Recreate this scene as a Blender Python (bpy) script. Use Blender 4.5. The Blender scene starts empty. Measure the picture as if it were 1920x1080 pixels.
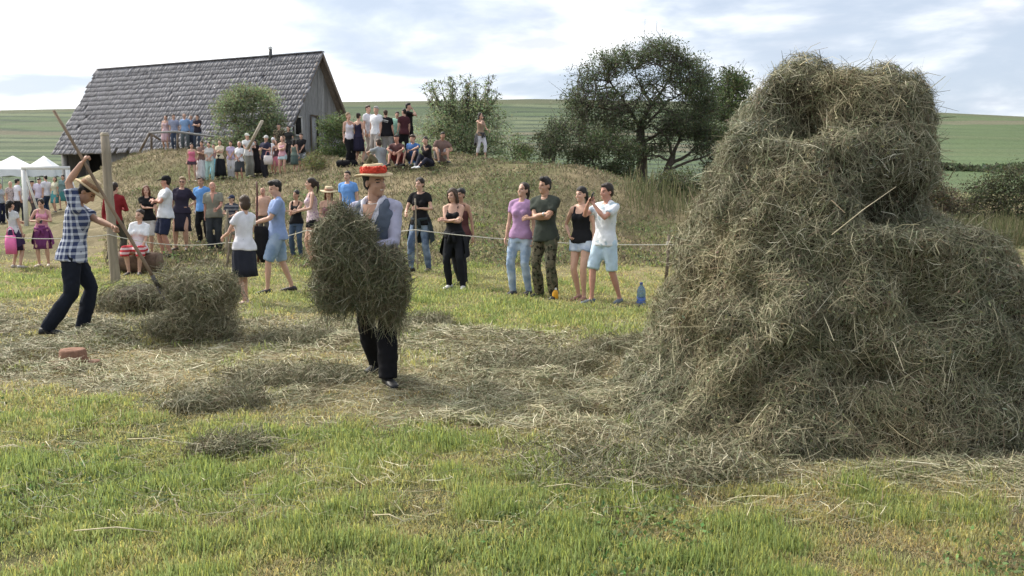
import bpy, math, random
import numpy as np
from mathutils import Vector, Matrix

random.seed(7)
RNG = np.random.default_rng(11)
SC = bpy.context.scene
COL = SC.collection
R = math.radians

# ------------------------------------------------------------------ camera
F = 1663.0                       # focal length in photo pixels (1920 wide)
CH = 1.58                        # eye height
PITCH = math.atan(184.0 / F)
cam = bpy.data.cameras.new("camera")
cam.sensor_width = 36.0
cam.lens = 36.0 * F / 1920.0
cam.clip_start = 0.05
cam.clip_end = 3000.0
camo = bpy.data.objects.new("camera", cam)
camo.location = (0, 0, CH)
camo.rotation_euler = (math.pi / 2 - PITCH, 0, 0)
COL.objects.link(camo)
SC.camera = camo

# ------------------------------------------------------------------ world and sun
SUN_AZ = R(-57)                  # measured from +Y towards +X: sun stands ahead on the left
SUN_EL = R(42)
SDIR = Vector((math.sin(SUN_AZ) * math.cos(SUN_EL), math.cos(SUN_AZ) * math.cos(SUN_EL), math.sin(SUN_EL)))
world = bpy.data.worlds.new("World")
SC.world = world
world.use_nodes = True
wt = world.node_tree
for n in list(wt.nodes):
    wt.nodes.remove(n)
def WN(t, **kw):
    n = wt.nodes.new(t)
    for k, v in kw.items():
        setattr(n, k, v)
    return n
def wmath(op, a, b=None, clamp=False):
    n = WN('ShaderNodeMath', operation=op, use_clamp=clamp)
    for i, v in enumerate((a, b)):
        if v is None: continue
        if isinstance(v, (int, float)): n.inputs[i].default_value = v
        else: wt.links.new(v, n.inputs[i])
    return n.outputs[0]
sky = WN('ShaderNodeTexSky', sky_type='NISHITA', sun_disc=False, sun_elevation=SUN_EL,
         sun_rotation=SUN_AZ, altitude=400.0, air_density=1.0, dust_density=2.5)
tc = WN('ShaderNodeTexCoord')
sep = WN('ShaderNodeSeparateXYZ')
wt.links.new(tc.outputs['Generated'], sep.inputs[0])
zc = wmath('ADD', wmath('MAXIMUM', sep.outputs[2], 0.0), 0.16)
ux = wmath('DIVIDE', sep.outputs[0], zc)
uy = wmath('DIVIDE', sep.outputs[1], zc)
cmb = WN('ShaderNodeCombineXYZ')
wt.links.new(ux, cmb.inputs[0]); wt.links.new(uy, cmb.inputs[1]); cmb.inputs[2].default_value = 3.7
n1 = WN('ShaderNodeTexNoise'); n1.inputs['Scale'].default_value = 1.05; n1.inputs['Detail'].default_value = 9
n1.inputs['Roughness'].default_value = 0.52; n1.inputs['Distortion'].default_value = 0.25
wt.links.new(cmb.outputs[0], n1.inputs['Vector'])
n2 = WN('ShaderNodeTexNoise'); n2.inputs['Scale'].default_value = 2.3; n2.inputs['Detail'].default_value = 7
n2.inputs['Roughness'].default_value = 0.5
wt.links.new(cmb.outputs[0], n2.inputs['Vector'])
# angle to the sun: the veil of cloud is brightest round the hidden sun
vd = WN('ShaderNodeVectorMath', operation='DOT_PRODUCT')
wt.links.new(tc.outputs['Generated'], vd.inputs[0]); vd.inputs[1].default_value = SDIR
glow = wmath('POWER', wmath('MAXIMUM', vd.outputs['Value'], 0.0), 3.0)
cover = WN('ShaderNodeMapRange', interpolation_type='SMOOTHSTEP')
cover.inputs['From Min'].default_value = 0.44; cover.inputs['From Max'].default_value = 0.66
wt.links.new(wmath('ADD', n1.outputs['Fac'], wmath('MULTIPLY', glow, 0.34)), cover.inputs['Value'])
shade = WN('ShaderNodeMapRange', interpolation_type='SMOOTHSTEP')
shade.inputs['From Min'].default_value = 0.37; shade.inputs['From Max'].default_value = 0.55
wt.links.new(wmath('ADD', n2.outputs['Fac'], wmath('MULTIPLY', glow, 0.34)), shade.inputs['Value'])
cmix = WN('ShaderNodeMix', data_type='RGBA')
cmix.inputs['A'].default_value = (5.7, 6.0, 6.8, 1)
cmix.inputs['B'].default_value = (9.8, 9.9, 10.0, 1)
wt.links.new(shade.outputs[0], cmix.inputs['Factor'])
cg = WN('ShaderNodeMix', data_type='RGBA', blend_type='ADD')
cg.inputs['B'].default_value = (8.5, 8.5, 8.2, 1)
wt.links.new(glow, cg.inputs['Factor']); wt.links.new(cmix.outputs['Result'], cg.inputs['A'])
base = WN('ShaderNodeMix', data_type='RGBA')       # thin high veil over the blue
base.inputs['Factor'].default_value = 0.72
base.inputs['B'].default_value = (5.2, 5.9, 7.0, 1)
wt.links.new(sky.outputs[0], base.inputs['A'])
fin = WN('ShaderNodeMix', data_type='RGBA')
wt.links.new(cover.outputs[0], fin.inputs['Factor'])
wt.links.new(base.outputs['Result'], fin.inputs['A']); wt.links.new(cg.outputs['Result'], fin.inputs['B'])
bg = WN('ShaderNodeBackground'); bg.inputs['Strength'].default_value = 0.10
wt.links.new(fin.outputs['Result'], bg.inputs['Color'])
wo = WN('ShaderNodeOutputWorld'); wt.links.new(bg.outputs[0], wo.inputs[0])

sun = bpy.data.lights.new("sun", 'SUN')
sun.energy = 3.8; sun.angle = R(2.5); sun.color = (1.0, 0.94, 0.84)
suno = bpy.data.objects.new("sun", sun)
suno.rotation_euler = SDIR.to_track_quat('Z', 'Y').to_euler()
suno.location = (-30, 30, 40)
COL.objects.link(suno)
SC.view_settings.view_transform = 'Standard'
SC.view_settings.look = 'None'
SC.view_settings.exposure = 0.48
SC.view_settings.gamma = 1.0
SC.cycles.use_denoising = True
world.cycles.sampling_method = 'MANUAL'
world.cycles.sample_map_resolution = 512
SC.cycles.max_bounces = 4
SC.cycles.diffuse_bounces = 2
SC.cycles.glossy_bounces = 2
SC.cycles.transparent_max_bounces = 4
SC.cycles.use_adaptive_sampling = True
SC.cycles.adaptive_threshold = 0.03

# ------------------------------------------------------------------ pixel <-> place
CP, SP = math.cos(PITCH), math.sin(PITCH)
def ray(px, py):
    x = (px - 960.0) / F; y = (540.0 - py) / F
    return np.array([x, CP + y * SP, -SP + y * CP])
def at(px, py, Y):
    r = ray(px, py)
    return np.array([0, 0, CH]) + r * (Y / r[1])
def gp(px, py, z=0.0):
    r = ray(px, py)
    return np.array([0, 0, CH]) + r * ((z - CH) / r[2])
def proj(P):
    P = np.asarray(P, float)
    d = P - np.array([0, 0, CH])
    dep = d[..., 1] * CP - d[..., 2] * SP
    up = d[..., 1] * SP + d[..., 2] * CP
    return np.stack([960 + F * d[..., 0] / dep, 540 - F * up / dep, dep], -1)

# ------------------------------------------------------------------ noise
def _hash(i, seed):
    n = (i[..., 0].astype(np.int64) * 374761393 + i[..., 1].astype(np.int64) * 668265263
         + i[..., 2].astype(np.int64) * 2147483647 + seed * 144269)
    n = (n ^ (n >> 13)) * 1274126177
    n = n ^ (n >> 16)
    return (n & 0xFFFFFF) / float(0xFFFFFF)
def vnoise(P, scale=1.0, seed=0):
    P = np.asarray(P, float) * scale
    i = np.floor(P).astype(np.int64); f = P - i
    u = f * f * (3 - 2 * f)
    r = 0.0
    for dx in (0, 1):
        for dy in (0, 1):
            for dz in (0, 1):
                w = (u[..., 0] if dx else 1 - u[..., 0]) * (u[..., 1] if dy else 1 - u[..., 1]) * (u[..., 2] if dz else 1 - u[..., 2])
                r = r + w * _hash(i + np.array([dx, dy, dz]), seed)
    return r * 2 - 1
def fbm(P, scale=1.0, octs=3, seed=0):
    r = 0.0; a = 1.0; t = 0.0
    for k in range(octs):
        r = r + a * vnoise(P, scale * 2 ** k, seed + k); t += a; a *= 0.5
    return r / t
def xyz(x, y, z=0.0):
    x, y = np.broadcast_arrays(np.asarray(x, float), np.asarray(y, float))
    return np.stack([x, y, np.zeros_like(x) + z], -1)
def smooth(a, b, x):
    t = np.clip((np.asarray(x, float) - a) / (b - a), 0, 1)
    return t * t * (3 - 2 * t)

# ------------------------------------------------------------------ objects
def tag(o, label=None, cat=None, group=None, kind=None):
    if label: o['label'] = label
    if cat: o['category'] = cat
    if group: o['group'] = group
    if kind: o['kind'] = kind
    return o
def link(o, parent=None):
    COL.objects.link(o)
    if parent is not None: o.parent = parent
    return o
def empty(name, loc, rz=0.0):
    o = bpy.data.objects.new(name, None)
    o.location = loc; o.rotation_euler = (0, 0, rz); o.empty_display_size = 0.2
    return link(o)
def mesh_np(name, V, faces, mats=(), cols=None, smooth_sh=False, mi=None):
    """V (n,3); faces: list of (m,k) int arrays"""
    me = bpy.data.meshes.new(name)
    V = np.asarray(V, np.float32)
    me.vertices.add(len(V)); me.vertices.foreach_set('co', V.ravel())
    fl = [np.asarray(f, np.int32) for f in faces if len(f)]
    nl = sum(f.size for f in fl); npoly = sum(len(f) for f in fl)
    me.loops.add(nl); me.polygons.add(npoly)
    me.loops.foreach_set('vertex_index', np.concatenate([f.ravel() for f in fl]))
    tot = np.concatenate([np.full(len(f), f.shape[1], np.int32) for f in fl])
    st = np.concatenate([[0], np.cumsum(tot)[:-1]]).astype(np.int32)
    me.polygons.foreach_set('loop_start', st)
    me.polygons.foreach_set('loop_total', tot)
    if mi is not None: me.polygons.foreach_set('material_index', np.asarray(mi, np.int32))
    if smooth_sh: me.polygons.foreach_set('use_smooth', np.ones(npoly, bool))
    for m in mats: me.materials.append(m)
    me.update(calc_edges=True)
    if cols is not None:
        a = me.color_attributes.new('Col', 'FLOAT_COLOR', 'POINT')
        c = np.ones((len(V), 4), np.float32); c[:, :3] = cols
        a.data.foreach_set('color', c.ravel())
    return me
def obj(name, me, parent=None, loc=None):
    o = bpy.data.objects.new(name, me)
    if loc is not None: o.location = loc
    return link(o, parent)

class MB:
    """collects closed shapes into one mesh"""
    def __init__(s): s.V = []; s.Q = []; s.T = []; s.n = 0
    def add(s, V, Q=(), T=()):
        V = np.asarray(V, float)
        if len(Q): s.Q.append(np.asarray(Q, int) + s.n)
        if len(T): s.T.append(np.asarray(T, int) + s.n)
        s.V.append(V); s.n += len(V); return s
    def box(s, c, size, M=None):
        sx, sy, sz = [v / 2 for v in size]
        v = np.array([[x, y, z] for x in (-sx, sx) for y in (-sy, sy) for z in (-sz, sz)])
        if M is not None: v = v @ np.asarray(M).T
        return s.add(v + np.asarray(c), [[0, 1, 3, 2], [4, 6, 7, 5], [0, 4, 5, 1], [2, 3, 7, 6], [0, 2, 6, 4], [1, 5, 7, 3]])
    def beam(s, a, b, w, h=None, up=(0, 0, 1)):
        a = np.asarray(a, float); b = np.asarray(b, float); h = h or w
        d = b - a; L = np.linalg.norm(d); d /= L
        u = np.asarray(up, float)
        if abs(d @ u) > 0.95: u = np.array([1.0, 0, 0])
        x = np.cross(d, u); x /= np.linalg.norm(x); y = np.cross(x, d)
        M = np.stack([x, d, y], 1)
        return s.box((a + b) / 2, (w, L, h), M)
    def tube(s, pts, rad, n=10, cap=True):
        pts = np.asarray(pts, float); k = len(pts)
        rad = np.broadcast_to(np.asarray(rad, float), (k,))
        tg = np.gradient(pts, axis=0); tg /= np.linalg.norm(tg, axis=1)[:, None] + 1e-12
        ref = np.array([0, 0, 1.0]) if abs(tg[0][2]) < 0.9 else np.array([1.0, 0, 0])
        V = []; x = np.cross(tg[0], ref); x /= np.linalg.norm(x)
        a = np.arange(n) / n * 2 * np.pi
        for i in range(k):
            x = x - tg[i] * (x @ tg[i]); x /= np.linalg.norm(x); y = np.cross(tg[i], x)
            V.append(pts[i] + rad[i] * (np.cos(a)[:, None] * x + np.sin(a)[:, None] * y))
        V = np.concatenate(V)
        i0 = np.arange(n); i1 = (i0 + 1) % n
        Q = np.concatenate([np.stack([r * n + i0, r * n + i1, (r + 1) * n + i1, (r + 1) * n + i0], 1) for r in range(k - 1)])
        T = []
        if cap:
            V = np.concatenate([V, [pts[0]], [pts[-1]]])
            T = np.concatenate([np.stack([np.full(n, k * n), i1, i0], 1), np.stack([np.full(n, k * n + 1), (k - 1) * n + i0, (k - 1) * n + i1], 1)])
        return s.add(V, Q, T)
    def ell(s, c, r, M=None, nu=12, nv=8):
        th = np.arange(1, nv) / nv * np.pi; ph = np.arange(nu) / nu * 2 * np.pi
        V = np.stack([np.outer(np.sin(th), np.cos(ph)), np.outer(np.sin(th), np.sin(ph)), np.outer(np.cos(th), np.ones(nu))], -1).reshape(-1, 3)
        V = np.concatenate([V, [[0, 0, 1], [0, 0, -1]]]) * np.asarray(r, float)
        if M is not None: V = V @ np.asarray(M).T
        i0 = np.arange(nu); i1 = (i0 + 1) % nu
        Q = np.concatenate([np.stack([k * nu + i0, (k + 1) * nu + i0, (k + 1) * nu + i1, k * nu + i1], 1) for k in range(nv - 2)])
        m = (nv - 1) * nu
        T = np.concatenate([np.stack([np.full(nu, m), i0, i1], 1), np.stack([np.full(nu, m + 1), (nv - 2) * nu + i1, (nv - 2) * nu + i0], 1)])
        return s.add(V + np.asarray(c, float), Q, T)
    def loft(s, rings, n=16, M=None, off=(0, 0, 0), e=1.0, pleat=0.0, npl=9, cap=True):
        """rings: (cx,cy,z,rx,ry) upward"""
        a = np.arange(n) / n * 2 * np.pi; V = []
        ca = np.sign(np.cos(a)) * np.abs(np.cos(a)) ** e; sa = np.sign(np.sin(a)) * np.abs(np.sin(a)) ** e
        for k, (cx, cy, z, rx, ry) in enumerate(rings):
            p = 1 + pleat * np.cos(npl * a + 0.6 * np.sin(3 * a)) * (1 - k / (len(rings) - 1.0))
            V.append(np.stack([cx + rx * ca * p, cy + ry * sa * p, np.full(n, z)], 1))
        k = len(rings)
        V = np.concatenate(V + [[[rings[0][0], rings[0][1], rings[0][2]], [rings[-1][0], rings[-1][1], rings[-1][2]]]])
        if M is not None: V = V @ np.asarray(M).T
        V = V + np.asarray(off, float)
        i0 = np.arange(n); i1 = (i0 + 1) % n
        Q = np.concatenate([np.stack([r * n + i0, r * n + i1, (r + 1) * n + i1, (r + 1) * n + i0], 1) for r in range(k - 1)])
        T = np.concatenate([np.stack([np.full(n, k * n), i1, i0], 1), np.stack([np.full(n, k * n + 1), (k - 1) * n + i0, (k - 1) * n + i1], 1)]) if cap else []
        return s.add(V, Q, T)
    def mesh(s, name, mats=(), sm=False, scale=1.0, xf=None):
        V = np.concatenate(s.V) * scale
        if xf is not None: V = xf(V)
        return mesh_np(name, V, [np.concatenate(s.Q) if s.Q else [], np.concatenate(s.T) if s.T else []], mats, smooth_sh=sm)
    def build(s, name, m, parent=None, sm=False, loc=None, bev=0.0):
        o = obj(name, s.mesh(name, [m], sm), parent, loc)
        if bev:
            b = o.modifiers.new('bevel', 'BEVEL'); b.width = bev; b.segments = 2; b.limit_method = 'ANGLE'
        return o

def copy_tree(o, parent=None):
    c = o.copy(); COL.objects.link(c); c.parent = parent
    for ch in list(o.children): copy_tree(ch, c)
    return c

# ------------------------------------------------------------------ materials
_MC = {}
def new_mat(name):
    m = bpy.data.materials.new(name); m.use_nodes = True
    return m, m.node_tree, m.node_tree.nodes['Principled BSDF']
def N(t, kind, **kw):
    n = t.nodes.new(kind)
    for k, v in kw.items(): setattr(n, k, v)
    return n
def noise_node(t, scale, detail=4, rough=0.55, coord='Object', stretch=None):
    c = N(t, 'ShaderNodeTexCoord'); nz = N(t, 'ShaderNodeTexNoise')
    nz.inputs['Scale'].default_value = scale; nz.inputs['Detail'].default_value = detail; nz.inputs['Roughness'].default_value = rough
    if stretch:
        mp = N(t, 'ShaderNodeMapping'); mp.inputs['Scale'].default_value = stretch
        t.links.new(c.outputs[coord], mp.inputs[0]); t.links.new(mp.outputs[0], nz.inputs['Vector'])
    else: t.links.new(c.outputs[coord], nz.inputs['Vector'])
    return nz
def ramp(t, fac, stops):
    r = N(t, 'ShaderNodeValToRGB'); e = r.color_ramp.elements
    while len(e) < len(stops): e.new(0.5)
    for i, (p, c) in enumerate(stops):
        e[i].position = p; e[i].color = (c[0], c[1], c[2], 1)
    t.links.new(fac, r.inputs[0]); return r
def mulc(c, k): return tuple(min(1, v * k) for v in c)
def simple(name, c, rough=0.8, var=0.25, scale=14, bump=0.0, metal=0.0, stretch=None, coord='Object', detail=5):
    key = ('s', name)
    if key in _MC: return _MC[key]
    m, t, b = new_mat(name)
    nz = noise_node(t, scale, detail, 0.6, coord, stretch)
    r = ramp(t, nz.outputs['Fac'], [(0.28, mulc(c, 1 - var)), (0.72, mulc(c, 1 + var))])
    t.links.new(r.outputs[0], b.inputs['Base Color'])
    b.inputs['Roughness'].default_value = rough; b.inputs['Metallic'].default_value = metal
    b.inputs['Specular IOR Level'].default_value = 0.3
    if bump:
        bp = N(t, 'ShaderNodeBump'); bp.inputs['Strength'].default_value = bump; bp.inputs['Distance'].default_value = 0.02
        t.links.new(nz.outputs['Fac'], bp.inputs['Height']); t.links.new(bp.outputs[0], b.inputs['Normal'])
    _MC[key] = m; return m
def vcol_mat(name, trans=0.35, rough=0.75, var=0.12, tint=None):
    """strand / leaf material: colour attribute, partly translucent"""
    m, t, b = new_mat(name)
    a = N(t, 'ShaderNodeAttribute', attribute_name='Col')
    b.inputs['Roughness'].default_value = rough; b.inputs['Specular IOR Level'].default_value = 0.25
    t.links.new(a.outputs['Color'], b.inputs['Base Color'])
    if trans > 0:
        tr = N(t, 'ShaderNodeBsdfTranslucent'); t.links.new(a.outputs['Color'], tr.inputs['Color'])
        mx = N(t, 'ShaderNodeMixShader'); mx.inputs[0].default_value = trans
        t.links.new(b.outputs[0], mx.inputs[1]); t.links.new(tr.outputs[0], mx.inputs[2])
        t.links.new(mx.outputs[0], t.nodes['Material Output'].inputs[0])
    return m
def cloth(c, pat=None, c2=None):
    key = ('c', tuple(c), pat, tuple(c2) if c2 else None)
    if key in _MC: return _MC[key]
    m, t, b = new_mat('cloth')
    nz = noise_node(t, 6.0, 5, 0.6)
    r = ramp(t, nz.outputs['Fac'], [(0.3, mulc(c, 0.82)), (0.7, mulc(c, 1.12))])
    out = r.outputs[0]
    tcn = N(t, 'ShaderNodeTexCoord'); sp = N(t, 'ShaderNodeSeparateXYZ'); t.links.new(tcn.outputs['Object'], sp.inputs[0])
    def mth(op, a, bb=None):
        n = N(t, 'ShaderNodeMath', operation=op)
        for i, v in enumerate((a, bb)):
            if v is None: continue
            if isinstance(v, (int, float)): n.inputs[i].default_value = v
            else: t.links.new(v, n.inputs[i])
        return n.outputs[0]
    def mixc(f, a, bcol):
        n = N(t, 'ShaderNodeMix', data_type='RGBA'); t.links.new(f, n.inputs['Factor']); t.links.new(a, n.inputs['A'])
        n.inputs['B'].default_value = (*bcol, 1); return n.outputs['Result']
    if pat == 'plaid':
        u = mth('ADD', mth('MULTIPLY', sp.outputs[0], 0.9), sp.outputs[1])
        s1 = mth('GREATER_THAN', mth('SINE', mth('MULTIPLY', u, 92.0)), 0.35)
        s2 = mth('GREATER_THAN', mth('SINE', mth('MULTIPLY', sp.outputs[2], 92.0)), 0.35)
        out = mixc(mth('MULTIPLY', mth('ADD', s1, s2), 0.46), out, c2)
    elif pat == 'stripe':
        s2 = mth('GREATER_THAN', mth('SINE', mth('MULTIPLY', sp.outputs[2], 80.0)), 0.0)
        out = mixc(s2, out, c2)
    elif pat in ('camo', 'floral', 'faded', 'print'):
        nn = noise_node(t, {'camo': 13.0, 'floral': 30.0, 'faded': 7.0, 'print': 9.0}[pat], 3, 0.5)
        lo, hi = {'camo': (0.47, 0.53), 'floral': (0.56, 0.60), 'faded': (0.40, 0.66), 'print': (0.57, 0.60)}[pat]
        mr = N(t, 'ShaderNodeMapRange'); mr.inputs['From Min'].default_value = lo; mr.inputs['From Max'].default_value = hi
        t.links.new(nn.outputs['Fac'], mr.inputs['Value']); out = mixc(mr.outputs[0], out, c2)
        if pat == 'camo':
            n3 = noise_node(t, 21.0, 2, 0.5); m3 = N(t, 'ShaderNodeMapRange'); m3.inputs['From Min'].default_value = 0.57; m3.inputs['From Max'].default_value = 0.60
            t.links.new(n3.outputs['Fac'], m3.inputs['Value']); out = mixc(m3.outputs[0], out, (0.025, 0.022, 0.015))
    t.links.new(out, b.inputs['Base Color'])
    b.inputs['Roughness'].default_value = 0.9; b.inputs['Specular IOR Level'].default_value = 0.15
    bp = N(t, 'ShaderNodeBump'); bp.inputs['Strength'].default_value = 0.35; bp.inputs['Distance'].default_value = 0.02
    n4 = noise_node(t, 11.0, 3, 0.5); t.links.new(n4.outputs['Fac'], bp.inputs['Height']); t.links.new(bp.outputs[0], b.inputs['Normal'])
    _MC[key] = m; return m

# ================================================================== GROUND
_cp = []
def cpx(px, py, Y): p = at(px, py, Y); _cp.append((p[0], p[1], p[2]))
for _x in (-14, -9, -5, 0, 5, 10, 15):
    for _y in (-8, -2, 4, 8, 11):
        _cp.append((_x, _y, 0.0))
for _x, _y, _z in ((-6, 13, 0), (-2, 13.5, 0), (2, 14, 0), (6, 15, 0), (10, 17, 0), (13, 20, 0), (9, 22, 0.05), (14, 28, 0.1),
                   (-9, 15, 0), (-13, 16, 0), (-18, 18, .1), (20, 20, 0), (-22, 10, 0), (22, 8, 0), (22, 30, .2), (-30, 25, .4)):
    _cp.append((_x, _y, _z))
for a in ((1000, 500, 17), (900, 510, 16.5), (1100, 482, 18), (1200, 452, 20.5), (790, 508, 16.3), (600, 500, 17.2), (450, 490, 18.2), (350, 482, 19),
          (250, 470, 20), (210, 452, 21), (1100, 330, 26.5), (1200, 372, 25), (1260, 402, 24), (1000, 311, 28), (900, 298, 30), (800, 300, 30),
          (700, 299, 31), (620, 303, 33), (550, 333, 32.5), (450, 335, 33), (360, 332, 33), (600, 400, 24), (450, 405, 24.5), (300, 390, 25.5),
          (800, 385, 23.5), (950, 385, 23), (1080, 410, 22), (350, 283, 40), (300, 283, 40), (255, 291, 39), (215, 318, 36), (203, 380, 27), (200, 430, 22.5),
          (560, 296, 38), (650, 292, 38), (50, 421, 27.5), (0, 428, 27), (110, 425, 26), (50, 402, 33), (0, 398, 40), (150, 372, 42), (480, 285, 39), (760, 292, 34)):
    cpx(*a)
_cp += [(-24, 50, 1.6), (-16, 50, 3.0), (-8, 50, 3.0), (-3, 44, 2.5), (3, 40, 1.9), (7, 40, 1.75), (10, 40, 1.3), (14, 38, 0.8), (20, 42, .9), (28, 40, .7),
        (-35, 42, .9), (0, 55, 2.2), (12, 55, 1.6), (-35, 60, .9), (-14, 60, 2.4), (28, 60, 1.5), (5, 33, 1.5), (9, 31, .6)]
_cp = np.array(_cp)
def _tk(r2): return 0.5 * r2 * np.log(r2 + 1e-9)
_A = _cp[:, :2]; _n = len(_A)
_K = _tk(((_A[:, None] - _A[None]) ** 2).sum(-1)) + np.eye(_n) * 1.5
_P = np.concatenate([np.ones((_n, 1)), _A], 1)
_S = np.linalg.solve(np.block([[_K, _P], [_P.T, np.zeros((3, 3))]]), np.concatenate([_cp[:, 2], np.zeros(3)]))
def hill_z(x, y):
    crest_px = np.interp(960 + F * x / np.maximum(y, 1), [0, 150, 650, 1000, 1400, 1750, 1920], [210, 207, 196, 189, 196, 214, 222])
    zc = CH + (356 - crest_px) / F * 380.0
    t = np.clip((y - 58) / 322.0, 0, 1)
    z = 1.5 + (zc - 1.5) * t ** 1.12
    z = z + 0.5 * np.sin(t * 95 + 2.5 * vnoise(xyz(x * 0.01, y * 0.003), 1, 5)) * smooth(0.1, 0.3, t) * 0.6
    back = np.clip((y - 380) / 300.0, 0, 1)
    return z - back * 14
def terrain(x, y):
    x = np.asarray(x, float); y = np.asarray(y, float)
    sh = x.shape; xf = x.ravel(); yf = y.ravel()
    out = np.empty_like(xf)
    for i in range(0, len(xf), 20000):
        q = np.stack([np.clip(xf[i:i + 20000], -38, 38), np.clip(yf[i:i + 20000], -8, 62)], 1)
        k = _tk(((q[:, None] - _A[None]) ** 2).sum(-1))
        out[i:i + 20000] = k @ _S[:_n] + _S[_n] + q @ _S[_n + 1:]
    out = out.reshape(sh)
    flat = smooth(15.5, 12.0, y)                      # the mown field in front is level
    out = out * (1 - flat)
    out = np.where(y < 17, np.maximum(out, -0.02), out)
    f = smooth(50, 70, y)
    out = out * (1 - f) + hill_z(x, y) * f
    rough = smooth(16, 20, y) * smooth(60, 45, y)
    out = out + rough * (0.10 * vnoise(xyz(x, y), 0.9, 3) + 0.05 * vnoise(xyz(x, y), 2.3, 4)) + 0.012 * vnoise(xyz(x, y), 1.7, 8) * smooth(70, 40, y)
    return out
def tz(x, y): return float(terrain(np.array([x]), np.array([y]))[0])

_ys = np.concatenate([np.arange(-10, 14, 0.4), np.arange(14, 44, 0.4), np.arange(44, 70, 1.0), np.geomspace(70, 380, 260), np.linspace(384, 900, 14)])
_ts = np.concatenate([np.linspace(-1, -0.72, 14)[:-1], np.linspace(-0.72, 0.72, 140), np.linspace(0.72, 1, 14)[1:]])
_hw = np.maximum(34, np.abs(_ys) * 1.1)
GX = _ts[None, :] * _hw[:, None]; GY = np.repeat(_ys[:, None], len(_ts), 1)
GZ = terrain(GX, GY)
def hay_mask(x, y):
    """where mown hay lies: the raked band that runs from the left to the stack"""
    p = xyz(x, y)
    w = 0.9 * fbm(p, 0.55, 3, 21)
    front = np.interp(x, [-9, -5.5, -3.5, -2.0, -0.6, 0.5, 1.4, 2.6, 5], [7.9, 7.2, 6.9, 6.3, 5.8, 5.35, 4.75, 4.35, 4.2])
    back = np.interp(x, [-9, -6, -4, -1.5, 0, 1.2, 2, 4], [12.5, 12.3, 12.0, 10.6, 9.4, 9.4, 9.6, 9.5])
    m = smooth(front - 0.45, front + 0.7, y + w * 0.55) * smooth(back + 0.9, back - 0.9, y + w)
    return m
def ground_cols(x, y, z):
    p = xyz(x, y)
    n1 = fbm(p, 0.35, 4, 31)[..., None]; n2 = fbm(p, 1.4, 3, 32)[..., None]
    green = np.array([0.135, 0.15, 0.062]); straw = np.array([0.27, 0.23, 0.13]); earth = np.array([0.13, 0.095, 0.055])
    k = smooth(-0.5, 0.55, n1 + 0.5 * n2)
    lawn = green * (1 - k) + straw * k * 0.85 + green * 0.15 * k
    n3 = smooth(.05, .45, fbm(p, .5, 3, 37))[..., None]; dry = (np.array([0.19, 0.155, 0.10]) * (1 - .7 * n3) + np.array([.10, .125, .05]) * .7 * n3) * (1 + 0.35 * n2)
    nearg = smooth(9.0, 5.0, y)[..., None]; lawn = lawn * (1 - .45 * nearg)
    mk = smooth(15.5, 20, y)[..., None] * smooth(52, 44, y)[..., None]
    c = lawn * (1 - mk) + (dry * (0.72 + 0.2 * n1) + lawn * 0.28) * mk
    hm = hay_mask(x, y)[..., None]
    c = c * (1 - hm * 0.8) + np.array([0.27, 0.225, 0.135]) * hm * 0.8
    # fields on the hillside
    pr = proj(np.stack([x, y, z], -1)); 
    e = (z - CH) / np.maximum(y, 1) * F                # height above the eye line
    wob = 5.0 * vnoise(xyz(x * 0.012, y * 0.0, 0), 1, 40) + 2.0 * vnoise(xyz(x * 0.05, y * 0.01), 1, 41)
    ee = e + wob * smooth(30, 90, e) + x / np.maximum(y, 1) * 22
    sd = np.floor(ee / 7.0); fr = ee / 7.0 - sd
    h = _hash(np.stack([sd, sd * 0 + np.floor(x / 130.0), sd * 0], -1), 3)
    h2 = _hash(np.stack([sd, sd * 0 + 5, np.floor(x / 130.0)], -1), 9)
    lite = np.array([0.185, 0.225, 0.115]); mid = np.array([0.10, 0.145, 0.06]); dark = np.array([0.040, 0.065, 0.035]); tan = np.array([0.25, 0.225, 0.14])
    hc = mid * (0.8 + 0.5 * h[..., None])
    hc = np.where((h2 > 0.55)[..., None], lite * (0.75 + 0.35 * h[..., None]), hc)
    hc = np.where((h2 > 0.88)[..., None], tan * (0.7 + 0.2 * h[..., None]), hc)
    line = smooth(0.40, 0.22, fr)[..., None] * (h > 0.30)[..., None]
    hc = hc * (1 - 0.92 * line) + dark * 0.92 * line
    rt = smooth(0.40, 0.52, x / np.maximum(y, 1))[..., None]     # broad meadow on the right
    mead = np.array([0.125, 0.19, 0.062]) * (1 + 0.25 * vnoise(xyz(x * .02, y * .02), 1, 44)[..., None])
    mead = np.where(((e > 120) & (e < 127))[..., None], tan, mead)
    hc = hc * (1 - rt) + (mead * 0.8 + hc * 0.2) * rt
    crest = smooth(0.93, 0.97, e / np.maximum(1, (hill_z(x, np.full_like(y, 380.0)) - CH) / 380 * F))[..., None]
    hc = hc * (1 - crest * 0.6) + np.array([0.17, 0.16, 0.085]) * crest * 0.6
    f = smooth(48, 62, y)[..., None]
    hc = (hc * 0.85 * .8 + np.array([.15, .185, .17]) * 0.28) * .78  # distance haze mixed into the field colours
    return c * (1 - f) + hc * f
_gc = ground_cols(GX, GY, GZ)
nr, nc = GX.shape
_i = (np.arange(nr - 1)[:, None] * nc + np.arange(nc - 1)[None]).ravel()
gm, gt, gb = new_mat('meadow_ground')
_a = N(gt, 'ShaderNodeAttribute', attribute_name='Col')
_n1 = noise_node(gt, 3.0, 8, 0.65); _n2 = noise_node(gt, 40.0, 4, 0.7)
_mx = N(gt, 'ShaderNodeMix', data_type='RGBA', blend_type='MULTIPLY'); _mx.inputs['Factor'].default_value = 1.0
_r = ramp(gt, _n1.outputs['Fac'], [(0.25, (0.55, 0.55, 0.5)), (0.75, (1.35, 1.3, 1.3))])
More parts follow.
